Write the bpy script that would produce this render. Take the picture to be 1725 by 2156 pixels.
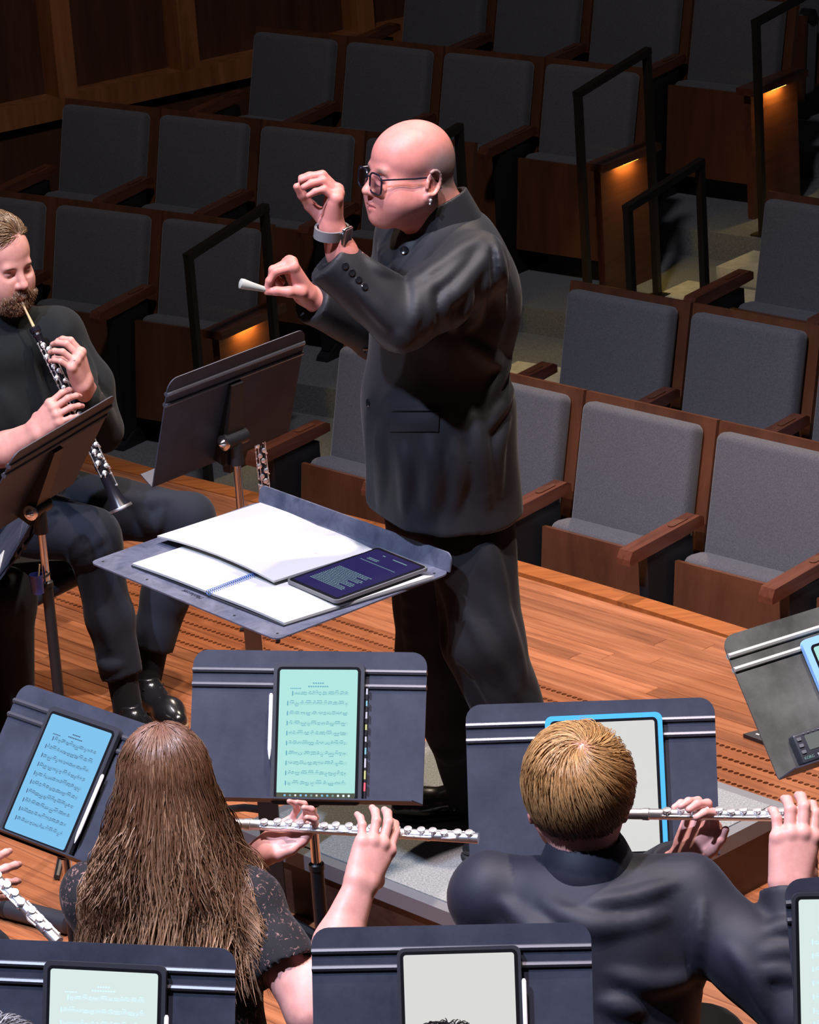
import bpy, math, random
import numpy as np
from mathutils import Vector, Matrix
random.seed(7)
RNG = np.random.default_rng(11)
for o in list(bpy.data.objects): bpy.data.objects.remove(o)
SC = bpy.context.scene
COL = SC.collection
R_ = math.radians

# ------------------------------------------------------------------ camera
FPX, PITCH, ROLL, CAMH = 7504.2, 0.3434, -0.0702, 4.0358
CAM = np.array([0.0, 0.0, CAMH])
_fw = np.array([0, math.cos(PITCH), -math.sin(PITCH)])
_u0 = np.array([0, math.sin(PITCH), math.cos(PITCH)])
_r0 = np.array([1.0, 0, 0])
_cr, _sr = math.cos(ROLL), math.sin(ROLL)
RIGHT = _cr*_r0 + _sr*_u0
UP = -_sr*_r0 + _cr*_u0
cd = bpy.data.cameras.new('camera'); cam = bpy.data.objects.new('camera', cd); COL.objects.link(cam)
cd.sensor_fit = 'VERTICAL'; cd.sensor_height = 36.0; cd.lens = FPX/2156*36.0
cd.clip_start = 0.5; cd.clip_end = 100
m = Matrix.Identity(4)
for i, v in enumerate((RIGHT, UP, -_fw)):
    for j in range(3): m[j][i] = v[j]
m.translation = Vector(CAM)
cam.matrix_world = m
SC.camera = cam
SC.view_settings.view_transform = 'Standard'
SC.view_settings.look = 'None'
SC.view_settings.exposure = 0.0
SC.view_settings.gamma = 1.0
SC.view_settings.use_curve_mapping = False
# ------------------------------------------------------------------ world and stage lighting
w = bpy.data.worlds.new('hall'); SC.world = w; w.use_nodes = True
w.node_tree.nodes['Background'].inputs[0].default_value = (0.55, 0.6, 0.75, 1)
w.node_tree.nodes['Background'].inputs[1].default_value = 0.022
def stage_lamp(name, loc, target, energy, col, angle, blend, size):
    l = bpy.data.lights.new(name, 'SPOT'); l.energy = energy; l.color = col
    l.spot_size = R_(angle); l.spot_blend = blend; l.shadow_soft_size = size
    o = bpy.data.objects.new(name, l); COL.objects.link(o); o.location = loc
    d = Vector(target)-Vector(loc); o.rotation_euler = d.to_track_quat('-Z', 'Y').to_euler()
    return o
stage_lamp('stage_spot_cool', (-3.4, 4.0, 8.4), (0.0, 7.8, 0.7), 4600, (0.62, 0.72, 1.0), 46, 0.9, 0.14)
stage_lamp('stage_spot_warm', (1.9, 7.2, 9.4), (0.2, 7.9, 0.4), 3300, (1.0, 0.86, 0.74), 46, 0.9, 0.14)
stage_lamp('stage_spot_top', (-0.6, 5.6, 9.2), (0.0, 7.6, 0.0), 3600, (1.0, 0.84, 0.92), 50, 0.9, 0.16)
stage_lamp('front_of_house_spot', (2.4, 15.0, 8.6), (-0.6, 9.3, 0.1), 3000, (1.0, 0.80, 0.60), 30, 0.8, 0.14)
stage_lamp('house_fill', (-0.3, 8.6, 7.6), (-0.6, 13.4, 0.2), 780, (0.93, 0.93, 1.0), 72, 1.0, 0.3)  # added fill, stands in for stage light spilling over seats and side wall


# ------------------------------------------------------------------ view-ray helpers (photo pixels to places in the room)
def ray(px, py): return _fw + RIGHT*(px-862.5)/FPX - UP*(py-1078.0)/FPX
def PZ(px, py, Z): return CAM + Z*ray(px, py)
def AY(px, py, y):
    d = ray(px, py); return CAM + d*((y-CAM[1])/d[1])
def GZ(px, py, z):
    d = ray(px, py); return CAM + d*((z-CAM[2])/d[2])
def PL(px, py, p0, n):
    d = ray(px, py); n = np.asarray(n, float); return CAM + d*(np.dot(np.asarray(p0)-CAM, n)/np.dot(d, n))
def PROJ(p):
    d = np.asarray(p, float)-CAM; z = d@_fw
    return 862.5+FPX*(d@RIGHT)/z, 1078-FPX*(d@UP)/z, z
def nrm(v):
    v = np.asarray(v, float); return v/max(np.linalg.norm(v), 1e-9)

# ------------------------------------------------------------------ materials
MATS = {}
def mat(name, col, rough=0.5, metal=0.0, spec=0.5, emit=None, estr=0.0, sheen=0.0, coat=0.0, alpha=None, sss=0.0):
    mm = bpy.data.materials.new(name); mm.use_nodes = True
    b = mm.node_tree.nodes['Principled BSDF']
    b.inputs['Base Color'].default_value = (*col, 1)
    b.inputs['Roughness'].default_value = rough; b.inputs['Metallic'].default_value = metal
    b.inputs['Specular IOR Level'].default_value = spec
    if emit: b.inputs['Emission Color'].default_value = (*emit, 1); b.inputs['Emission Strength'].default_value = estr
    if sheen: b.inputs['Sheen Weight'].default_value = sheen; b.inputs['Sheen Roughness'].default_value = 0.4
    if coat: b.inputs['Coat Weight'].default_value = coat
    if sss:
        b.inputs['Subsurface Weight'].default_value = sss; b.inputs['Subsurface Radius'].default_value = (1.0, 0.35, 0.2)
        b.inputs['Subsurface Scale'].default_value = 0.008
    MATS[name] = mm; return mm
def nodes(mm): return mm.node_tree.nodes, mm.node_tree.links, mm.node_tree.nodes['Principled BSDF']
def coords(mm, scale=(1, 1, 1), rand=False):
    N, L, b = nodes(mm)
    tc = N.new('ShaderNodeTexCoord'); mp = N.new('ShaderNodeMapping'); mp.inputs['Scale'].default_value = scale
    L.new(tc.outputs['Object'], mp.inputs['Vector'])
    if rand:
        oi = N.new('ShaderNodeObjectInfo'); mu = N.new('ShaderNodeMath'); mu.operation = 'MULTIPLY'; mu.inputs[1].default_value = 37.0
        L.new(oi.outputs['Random'], mu.inputs[0])
        cx = N.new('ShaderNodeCombineXYZ'); L.new(mu.outputs[0], cx.inputs[0]); L.new(mu.outputs[0], cx.inputs[1])
        L.new(cx.outputs[0], mp.inputs['Location'])
    return mp.outputs['Vector']
def noise(mm, vec, scale, detail=4, rough=0.6, dist=0.0):
    N, L, b = nodes(mm); n = N.new('ShaderNodeTexNoise'); n.inputs['Scale'].default_value = scale
    n.inputs['Detail'].default_value = detail; n.inputs['Roughness'].default_value = rough; n.inputs['Distortion'].default_value = dist
    L.new(vec, n.inputs['Vector']); return n.outputs['Fac']
def ramp(mm, fac, stops):
    N, L, b = nodes(mm); r = N.new('ShaderNodeValToRGB')
    while len(r.color_ramp.elements) < len(stops): r.color_ramp.elements.new(0.5)
    for e, (p, c) in zip(r.color_ramp.elements, stops): e.position = p; e.color = (*c, 1)
    L.new(fac, r.inputs['Fac']); return r.outputs['Color']
def bump(mm, fac, strength, dist=0.01):
    N, L, b = nodes(mm); bn = N.new('ShaderNodeBump'); bn.inputs['Strength'].default_value = strength; bn.inputs['Distance'].default_value = dist
    L.new(fac, bn.inputs['Height']); L.new(bn.outputs[0], b.inputs['Normal'])
def setcol(mm, c): N, L, b = nodes(mm); L.new(c, b.inputs['Base Color'])
def mixc(mm, fac, c1, c2, mode='MIX'):
    N, L, b = nodes(mm); x = N.new('ShaderNodeMix'); x.data_type = 'RGBA'; x.blend_type = mode
    for s, i in ((fac, 0), (c1, 6), (c2, 7)):
        if isinstance(s, (int, float)): x.inputs[i].default_value = s
        elif isinstance(s, tuple): x.inputs[i].default_value = (*s, 1)
        else: L.new(s, x.inputs[i])
    return x.outputs[2]
def wood(name, dark, mid, light, rough, gscale=(3, 60, 60), rnd=0.25, coat=0.0, bmp=0.08):
    mm = mat(name, mid, rough, coat=coat)
    N, L, b = nodes(mm)
    v = coords(mm, gscale, rand=True); f = noise(mm, v, 1.0, 6, 0.65, 0.6)
    c = ramp(mm, f, [(0.28, dark), (0.5, mid), (0.72, light)])
    oi = N.new('ShaderNodeObjectInfo'); mr = N.new('ShaderNodeMapRange'); mr.inputs['To Min'].default_value = 1-rnd; mr.inputs['To Max'].default_value = 1+rnd
    L.new(oi.outputs['Random'], mr.inputs['Value'])
    hv = N.new('ShaderNodeHueSaturation'); L.new(mr.outputs[0], hv.inputs['Value']); L.new(c, hv.inputs['Color'])
    L.new(hv.outputs[0], b.inputs['Base Color']); bump(mm, f, bmp, 0.002)
    return mm
wood('floor_wood', (0.15, 0.045, 0.018), (0.28, 0.095, 0.038), (0.38, 0.145, 0.065), 0.38, (2.2, 34, 34), 0.24)
wood('vent_wood', (0.13, 0.035, 0.012), (0.23, 0.068, 0.022), (0.30, 0.10, 0.036), 0.4, (2.2, 34, 34), 0.10)
wood('edge_wood', (0.20, 0.050, 0.012), (0.30, 0.085, 0.018), (0.36, 0.11, 0.03), 0.4, (3, 40, 40), 0.05)
wood('seat_wood', (0.055, 0.018, 0.009), (0.095, 0.030, 0.013), (0.125, 0.042, 0.019), 0.35, (8, 8, 1.5), 0.10)
wood('arm_wood', (0.06, 0.017, 0.009), (0.10, 0.029, 0.015), (0.13, 0.042, 0.021), 0.3, (40, 3, 40), 0.12)
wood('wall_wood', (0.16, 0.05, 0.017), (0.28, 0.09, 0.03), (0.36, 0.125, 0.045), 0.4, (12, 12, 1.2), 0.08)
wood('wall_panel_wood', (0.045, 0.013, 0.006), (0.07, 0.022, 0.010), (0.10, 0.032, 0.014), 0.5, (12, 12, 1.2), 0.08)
mm = mat('seat_fabric', (0.10, 0.10, 0.115), 0.95, spec=0.2, sheen=0.25)
v = coords(mm, (1, 1, 1), True); f = noise(mm, v, 260, 3, 0.7); setcol(mm, ramp(mm, f, [(0.3, (0.060, 0.055, 0.060)), (0.7, (0.118, 0.109, 0.114))])); bump(mm, f, 0.3, 0.002)
mm = mat('house_carpet', (0.06, 0.06, 0.065), 0.95, spec=0.1)
v = coords(mm); f = noise(mm, v, 150, 3, 0.7); setcol(mm, ramp(mm, f, [(0.3, (0.10, 0.10, 0.11)), (0.7, (0.20, 0.20, 0.21))])); bump(mm, f, 0.3, 0.003)
mm = mat('step_concrete', (0.45, 0.42, 0.36), 0.8, spec=0.2)
v = coords(mm); f = noise(mm, v, 18, 5, 0.7); setcol(mm, ramp(mm, f, [(0.3, (0.36, 0.34, 0.29)), (0.7, (0.55, 0.52, 0.45))]))
mm = mat('podium_carpet', (0.3, 0.3, 0.3), 0.95, spec=0.1)
v = coords(mm); f = noise(mm, v, 190, 3, 0.8); setcol(mm, ramp(mm, f, [(0.25, (0.10, 0.105, 0.10)), (0.6, (0.28, 0.29, 0.28)), (0.8, (0.45, 0.46, 0.45))])); bump(mm, f, 0.6, 0.004)
mat('podium_rim', (0.16, 0.165, 0.18), 0.45, 0.3)
wood('podium_side_wood', (0.03, 0.012, 0.008), (0.05, 0.02, 0.012), (0.07, 0.03, 0.018), 0.45, (3, 30, 30), 0.05)
mat('rail_metal', (0.030, 0.022, 0.017), 0.42, 0.5)
mat('black_steel', (0.012, 0.012, 0.014), 0.45, 0.2)
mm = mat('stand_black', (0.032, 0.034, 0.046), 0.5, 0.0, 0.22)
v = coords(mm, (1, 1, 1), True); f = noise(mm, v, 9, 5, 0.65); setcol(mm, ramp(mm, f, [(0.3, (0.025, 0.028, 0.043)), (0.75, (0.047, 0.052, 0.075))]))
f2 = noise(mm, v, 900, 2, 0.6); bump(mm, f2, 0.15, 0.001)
mm = mat('desk_worn', (0.09, 0.10, 0.15), 0.42, 0.0, 0.5)
v = coords(mm); f = noise(mm, v, 14, 6, 0.7, 0.8); setcol(mm, ramp(mm, f, [(0.3, (0.05, 0.056, 0.085)), (0.72, (0.13, 0.14, 0.19))]))
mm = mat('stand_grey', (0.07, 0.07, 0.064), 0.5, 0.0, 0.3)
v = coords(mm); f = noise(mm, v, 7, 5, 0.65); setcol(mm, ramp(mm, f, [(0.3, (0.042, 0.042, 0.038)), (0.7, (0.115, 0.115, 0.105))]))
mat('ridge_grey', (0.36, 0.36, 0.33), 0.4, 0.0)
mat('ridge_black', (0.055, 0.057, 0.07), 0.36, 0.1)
mat('chrome', (0.80, 0.80, 0.82), 0.20, 1.0)
mat('silver', (0.95, 0.95, 0.97), 0.38, 1.0)
mat('rubber', (0.01, 0.01, 0.01), 0.7)
mat('bezel', (0.008, 0.008, 0.010), 0.18)
mat('case_black', (0.025, 0.026, 0.034), 0.45)
mat('case_blue', (0.05, 0.33, 0.62), 0.4)
mat('case_pale_blue', (0.22, 0.42, 0.72), 0.5)
mat('paper', (0.43, 0.43, 0.42), 0.75, spec=0.2)
mat('paper_ink', (0.35, 0.55, 0.60), 0.8)
mat('pencil_white', (0.85, 0.85, 0.87), 0.35)
mat('ink', (0.01, 0.012, 0.03), 0.6)
mat('ink_teal', (0.03, 0.16, 0.20), 0.6)
mat('hole_shade', (0.002, 0.002, 0.002), 1.0, spec=0.0)
mat('wire_blue', (0.05, 0.14, 0.45), 0.35)
mat('brass', (0.7, 0.5, 0.2), 0.25, 1.0)
mat('lamp_glow', (0.9, 0.6, 0.1), 0.5, emit=(1.0, 0.60, 0.10), estr=26.0)

# ------------------------------------------------------------------ object helpers
def link(o, parent=None):
    COL.objects.link(o)
    if parent is not None: o.parent = parent
    return o
def empty(name, loc=(0, 0, 0), rz=0.0):
    o = bpy.data.objects.new(name, None); COL.objects.link(o); o.location = tuple(float(a) for a in loc); o.rotation_euler = (0, 0, rz)
    o.empty_display_size = 0.1; return o
def tag(o, label=None, cat=None, group=None, kind=None):
    if label: o['label'] = label
    if cat: o['category'] = cat
    if group: o['group'] = group
    if kind: o['kind'] = kind
    return o
def copy_tree(o, parent=None):
    c = o.copy(); COL.objects.link(c)
    if parent is not None: c.parent = parent
    for ch in list(o.children): copy_tree(ch, c)
    return c
def frame_from(t):
    t = nrm(t); a = np.array([0, 0, 1.0]) if abs(t[2]) < 0.9 else np.array([1.0, 0, 0])
    x = nrm(np.cross(a, t)); y = np.cross(t, x); return x, y, t
class MB:
    """collects shapes; build() links them as one mesh object"""
    def __init__(s): s.v = []; s.f = []; s.n = 0; s.sm = []
    def add(s, v, f, smooth=False):
        v = np.asarray(v, float); s.v.append(v)
        s.f += [tuple(int(i)+s.n for i in q) for q in f]; s.sm += [smooth]*len(f); s.n += len(v); return s
    def hexa(s, p): return s.add(p, [(0, 3, 2, 1), (4, 5, 6, 7), (0, 1, 5, 4), (1, 2, 6, 5), (2, 3, 7, 6), (3, 0, 4, 7)])
    def box(s, c, size, M=None):
        c = np.asarray(c, float); h = np.asarray(size, float)/2
        p = np.array([(-1, -1, -1), (1, -1, -1), (1, 1, -1), (-1, 1, -1), (-1, -1, 1), (1, -1, 1), (1, 1, 1), (-1, 1, 1)])*h
        if M is not None: p = p@np.asarray(M, float).T
        return s.hexa(p+c)
    def rbox(s, c, size, r, steps=(0, 0.5, 1.0), M=None):
        h = np.asarray(size, float)/2; r = min(r, h.min()*0.999); core = h-r
        al = [(-1, -a) for a in reversed(steps)]+[(1, a) for a in steps]
        verts = {}; vl = []; fl = []
        def vid(p):
            k = tuple(np.round(p, 6))
            if k not in verts: verts[k] = len(vl); vl.append(p)
            return verts[k]
        for ax in range(3):
            a1, a2 = (ax+1) % 3, (ax+2) % 3
            for sg in (-1, 1):
                g = []
                for (s1, t1) in al:
                    row = []
                    for (s2, t2) in al:
                        d = np.zeros(3); d[ax] = sg; d[a1] = t1; d[a2] = t2; d = d/np.linalg.norm(d)
                        cc = np.zeros(3); cc[ax] = sg*core[ax]; cc[a1] = s1*core[a1]; cc[a2] = s2*core[a2]
                        row.append(vid(cc+d*r))
                    g.append(row)
                n = len(al)
                for i in range(n-1):
                    for j in range(n-1):
                        q = (g[i][j], g[i+1][j], g[i+1][j+1], g[i][j+1])
                        if len(set(q)) < 3: continue
                        fl.append(q if sg > 0 else q[::-1])
        p = np.array(vl)
        if M is not None: p = p@np.asarray(M, float).T
        return s.add(p+np.asarray(c, float), fl, True)
    def tube(s, path, rad, sides=10, caps=True, flat=None):
        path = np.asarray(path, float); n = len(path)
        rad = np.full(n, rad) if np.isscalar(rad) else np.asarray(rad, float)
        t = np.zeros_like(path); t[1:-1] = path[2:]-path[:-2]; t[0] = path[1]-path[0]; t[-1] = path[-1]-path[-2]
        x, y, _ = frame_from(t[0]); vs = []
        if flat is not None: x = nrm(np.asarray(flat)-nrm(t[0])*np.dot(flat, nrm(t[0]))); y = np.cross(nrm(t[0]), x)
        a = np.arange(sides)*2*math.pi/sides
        for i in range(n):
            ti = nrm(t[i]); x = nrm(x-ti*np.dot(x, ti)); y = np.cross(ti, x)
            vs.append(path[i]+rad[i]*(np.cos(a)[:, None]*x+np.sin(a)[:, None]*y))
        f = []
        for i in range(n-1):
            for j in range(sides):
                k = (j+1) % sides; f.append((i*sides+j, i*sides+k, (i+1)*sides+k, (i+1)*sides+j))
        if caps: f.append(tuple(range(sides-1, -1, -1))); f.append(tuple((n-1)*sides+j for j in range(sides)))
        return s.add(np.concatenate(vs), f, True)
    def cyl(s, a, b, r, sides=14): return s.tube([a, b], r, sides)
    def lathe(s, a, axis, prof, sides=20):
        x, y, t = frame_from(axis); a = np.asarray(a, float); an = np.arange(sides)*2*math.pi/sides
        ring = np.cos(an)[:, None]*x+np.sin(an)[:, None]*y
        vs = [a+t*h+ring*max(r, 1e-5) for h, r in prof]; f = []; n = len(prof)
        for i in range(n-1):
            for j in range(sides):
                k = (j+1) % sides; f.append((i*sides+j, i*sides+k, (i+1)*sides+k, (i+1)*sides+j))
        f.append(tuple(range(sides-1, -1, -1))); f.append(tuple((n-1)*sides+j for j in range(sides)))
        return s.add(np.concatenate(vs), f, True)
    def prism(s, poly, o, ex, ey, ez, h):
        """polygon (2d) in plane (ex,ey) at o, extruded by h along ez"""
        o, ex, ey, ez = [np.asarray(q, float) for q in (o, ex, ey, ez)]
        b = np.array([o+p[0]*ex+p[1]*ey for p in poly]); n = len(poly)
        f = [tuple(range(n-1, -1, -1)), tuple(range(n, 2*n))]+[(i, (i+1) % n, n+(i+1) % n, n+i) for i in range(n)]
        return s.add(np.concatenate([b, b+ez*h]), f)
    def ball(s, c, r, seg=12, M=None):
        r = np.full(3, r) if np.isscalar(r) else np.asarray(r, float); vs = []; f = []; nr = seg//2
        for i in range(nr+1):
            th = math.pi*i/nr
            for j in range(seg):
                ph = 2*math.pi*j/seg; vs.append((math.sin(th)*math.cos(ph), math.sin(th)*math.sin(ph), math.cos(th)))
        for i in range(nr):
            for j in range(seg):
                k = (j+1) % seg; f.append((i*seg+j, (i+1)*seg+j, (i+1)*seg+k, i*seg+k))
        p = np.array(vs)*r
        if M is not None: p = p@np.asarray(M).T
        return s.add(p+np.asarray(c, float), f, True)
    def mesh(s, name, material, sharp=40):
        me = bpy.data.meshes.new(name)
        me.from_pydata(np.concatenate(s.v).tolist(), [], s.f)
        me.materials.append(MATS[material] if isinstance(material, str) else material)
        if any(s.sm):
            me.polygons.foreach_set('use_smooth', s.sm)
            try: me.set_sharp_from_angle(angle=R_(sharp))
            except Exception: pass
        me.update(); return me
    def build(s, name, material, parent=None, sharp=40):
        o = bpy.data.objects.new(name, s.mesh(name, material, sharp)); return link(o, parent)
def rrect(w, h, r, seg=5, corners=(1, 1, 1, 1)):
    """rounded rectangle outline centred at 0, corners: BL BR TR TL"""
    out = []
    for (cx, cy, a0, on) in ((-w/2, -h/2, 180, corners[0]), (w/2, -h/2, 270, corners[1]), (w/2, h/2, 0, corners[2]), (-w/2, h/2, 90, corners[3])):
        if not on: out.append((cx, cy)); continue
        ox = cx-math.copysign(r, cx); oy = cy-math.copysign(r, cy)
        for k in range(seg+1):
            a = R_(a0+90*k/seg); out.append((ox+r*math.cos(a), oy+r*math.sin(a)))
    return out
def text_mesh(name, body, size, M, material, parent=None, shear=0.0, extrude=0.0002):
    c = bpy.data.curves.new(name, 'FONT'); c.body = body; c.size = size; c.align_x = 'CENTER'; c.align_y = 'CENTER'; c.shear = shear; c.extrude = extrude
    o = bpy.data.objects.new(name+'_tmp', c); COL.objects.link(o)
    bpy.context.view_layer.update()
    me = bpy.data.meshes.new_from_object(o.evaluated_get(bpy.context.evaluated_depsgraph_get()))
    bpy.data.objects.remove(o); bpy.data.curves.remove(c)
    me.name = name; me.materials.clear(); me.materials.append(MATS[material]); me.transform(M)
    return link(bpy.data.objects.new(name, me), parent)
def basis(o, ex, ey, ez):
    m = Matrix.Identity(4)
    for i, v in enumerate((ex, ey, ez)):
        for j in range(3): m[j][i] = float(v[j])
    m.translation = Vector([float(a) for a in o]); return m
ORD = ['first', 'second', 'third', 'fourth', 'fifth', 'sixth', 'seventh', 'eighth']
# ================================================================== stage floor
AL = R_(47.3)
SU = np.array([math.cos(AL), -math.sin(AL), 0.0]); SV = np.array([math.sin(AL), math.cos(AL), 0.0]); ZV = np.array([0, 0, 1.0])
def SP(u, q, z=0.0): return SU*u + SV*q + ZV*z            # stage coordinates: u along the apron edge, q towards the audience
def edge_q(u):                                             # the apron bows out slightly
    return 7.535 - 0.047*(u+7.35)**2*0.55
us = np.linspace(-11.5, -3.4, 40)
mb = MB()
top = [SP(a, edge_q(a)-0.06, -0.016) for a in us]; bot = [SP(a, 1.2, -0.016) for a in us]
n = len(us)
mb.add(top+bot+[p-ZV*0.1 for p in top]+[p-ZV*0.1 for p in bot],
       [(i, i+1, n+i+1, n+i)[::-1] for i in range(n-1)]+[(2*n+i, 2*n+i+1, i+1, i)[::-1] for i in range(n-1)])
floor = tag(mb.build('floor', 'floor_wood'), kind='structure')
floor['label'] = 'orange-brown wooden stage floor laid in narrow planks'
# apron nosing and fascia
mb = MB()
prof = [(-0.075, -0.012), (-0.075, 0.004), (-0.004, 0.006), (0.006, -0.002), (0.006, -0.05), (-0.02, -0.05)]
vs = [SP(a, edge_q(a)+q, z) for a in us for q, z in prof]; k = len(prof)
mb.add(vs, [(i*k+j, i*k+(j+1) % k, (i+1)*k+(j+1) % k, (i+1)*k+j)[::-1] for i in range(n-1) for j in range(k)])
tag(mb.build('trim_1', 'edge_wood'), 'reddish wooden nosing along the curved stage edge', kind='structure')
mb = MB()
vs = [SP(a, edge_q(a)-0.01, z) for a in us for z in (-0.05, -0.75)]
mb.add(vs, [(2*i, 2*i+1, 2*i+3, 2*i+2)[::-1] for i in range(n-1)])
tag(mb.build('wall_stage_front', 'seat_wood'), 'dark wooden front of the stage below the nosing', kind='structure')
# planks (each its own piece), perforated vent boards in a strip
PW = 0.0585
VENT_HI = 6.8545; VENT_LO = VENT_HI-8*PW-0.006
plank_meshes = {}
def plank_mesh(L):
    if L not in plank_meshes:
        b = MB(); h = 0.016; g = 0.0009; c = 0.0016
        x, y = L/2-g, PW/2-g
        b.add([(-x, -y, -h), (x, -y, -h), (x, y, -h), (-x, y, -h), (-x, -y, -c), (x, -y, -c), (x, y, -c), (-x, y, -c),
               (-x+c, -y+c, 0), (x-c, -y+c, 0), (x-c, y-c, 0), (-x+c, y-c, 0)],
              [(0, 1, 5, 4), (1, 2, 6, 5), (2, 3, 7, 6), (3, 0, 4, 7), (4, 5, 9, 8), (5, 6, 10, 9), (6, 7, 11, 10), (7, 4, 8, 11), (8, 9, 10, 11)])
        plank_meshes[L] = b.mesh('plank', 'floor_wood')
    return plank_meshes[L]
def vent_mesh(L, W):
    b = MB(); pit = 0.0210; rows = 2; nx = int(L/pit); cy = W/2; rr = 0.0080; vs = []; fs = []
    a = np.arange(8)*math.pi/4+math.pi/8
    for i in range(nx):
        for j in range(rows):
            x0 = -L/2+i*L/nx; y0 = -W/2+j*cy; hx = L/nx/2; hy = cy/2; ox, oy = x0+hx, y0+hy
            base = len(vs)
            sq = [(hx, hy*0.41), (hx*0.41, hy), (-hx*0.41, hy), (-hx, hy*0.41), (-hx, -hy*0.41), (-hx*0.41, -hy), (hx*0.41, -hy), (hx, -hy*0.41)]
            for (sx, sy) in sq: vs.append((ox+sx, oy+sy, 0))
            for t in a: vs.append((ox+rr*1.08*math.cos(t), oy+rr*1.0*math.sin(t), 0))
            for t in a: vs.append((ox+rr*1.08*math.cos(t), oy+rr*1.0*math.sin(t), -0.012))
            for q in range(8):
                w_ = (q+1) % 8
                fs.append((base+q, base+w_, base+8+w_, base+8+q)); fs.append((base+8+q, base+8+w_, base+16+w_, base+16+q))
            cb = len(vs); vs += [(ox+hx, oy+hy, 0), (ox-hx, oy+hy, 0), (ox-hx, oy-hy, 0), (ox+hx, oy-hy, 0)]
            fs += [(base+0, cb, base+1), (base+2, cb+1, base+3), (base+4, cb+2, base+5), (base+6, cb+3, base+7)]
    b.add(vs, fs); return b.mesh('vent_board', 'vent_wood')
cands = []
q = 7.44; row = 0; rr = random.Random(3)
while q > 3.2:
    if VENT_HI-0.01 > q-PW/2 > VENT_LO: q = VENT_LO
    if True:
        a = -11.2+rr.random()*1.2
        while a < -3.6:
            L = rr.choice((0.9, 1.2, 1.5, 1.8))
            c = SP(a+L/2, q-PW/2)
            ok = False
            for t in (-0.5, -0.25, 0, 0.25, 0.5):
                x, y, z = PROJ(SP(a+L/2+t*L, q-PW/2)); ok = ok or (-40 < x < 1765 and -40 < y < 2200)
            cands.append((a+L/2, q-PW/2, L, ok and q > 4.6))
            a += L
    q -= PW
def plank_obj(a, q, L, z=0.0):
    o = bpy.data.objects.new('plank', plank_mesh(L)); link(o, floor)
    p = SP(a, q, z); o.location = p; o.rotation_euler = (0, 0, -AL); return o
cands.sort(key=lambda c: (not c[3], -c[1]))
for c in cands[:290]: plank_obj(*c[:3])
if len(cands) > 290:
    b = MB()
    for a, q, L, _ in cands[290:]:
        b.box(SP(a, q, -0.008), (L-0.002, PW-0.002, 0.016), M=np.array([SU, SV, ZV]).T)
    tag(b.build('distant_planks', 'floor_wood', floor), kind='stuff')
mb = MB(); mb.box(SP(-7.2, (VENT_HI+VENT_LO)/2, -0.0148), (8.0, VENT_HI-VENT_LO, 0.001), np.array([SU, SV, ZV]).T); mb.build('vent_shade_sheet', 'hole_shade', floor)  # thin black sheet, paints the shade inside the vent holes
VW = (VENT_HI-VENT_LO)/4; vm = vent_mesh(1.2, VW-0.0006)
q = VENT_HI; j = 0
while q-VW/2 > VENT_LO:
    for i in range(6):
        o = bpy.data.objects.new('vent_board', vm); link(o, floor); o.location = SP(-10.6+(0.6 if j % 2 else 0)+i*1.201, q-VW/2); o.rotation_euler = (0, 0, -AL)
    q -= VW; j += 1

# ================================================================== podium
pd = empty('podium', SP(-6.05, 5.85))
PQ0, PQ1, PU0, PU1, PH = 5.33, 6.31, -6.53, -5.485, 0.2
pc = ((PU0+PU1)/2, (PQ0+PQ1)/2)
MS = np.array([SU, SV, ZV]).T
def pbox(b, u0, u1, q0, q1, z0, z1):
    c = SP((u0+u1)/2, (q0+q1)/2, (z0+z1)/2)-np.array(pd.location); b.box(c, (u1-u0, q1-q0, z1-z0), MS); return b
pbox(MB(), PU0+0.035, PU1-0.035, PQ0+0.035, PQ1-0.035, 0.10, PH).build('carpet_top', 'podium_carpet', pd)
for (u0, u1, q0, q1) in ((PU0, PU1, PQ0, PQ0+0.035), (PU0, PU1, PQ1-0.035, PQ1), (PU0, PU0+0.035, PQ0+0.035, PQ1-0.035), (PU1-0.035, PU1, PQ0+0.035, PQ1-0.035)):
    pbox(MB(), u0, u1, q0, q1, PH-0.045, PH-0.003).build('rim', 'podium_rim', pd)
for (u0, u1, q0, q1) in ((PU0+.02, PU1-.02, PQ0+.02, PQ0+.04), (PU0+.02, PU1-.02, PQ1-.04, PQ1-.02), (PU0+.02, PU0+.04, PQ0+.04, PQ1-.04), (PU1-.04, PU1-.02, PQ0+.04, PQ1-.04)):
    pbox(MB(), u0, u1, q0, q1, 0.0, PH-0.045).build('side_panel', 'podium_side_wood', pd)
tag(pd, 'low conductor podium with grey carpet top and metal rim', 'podium')

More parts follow.
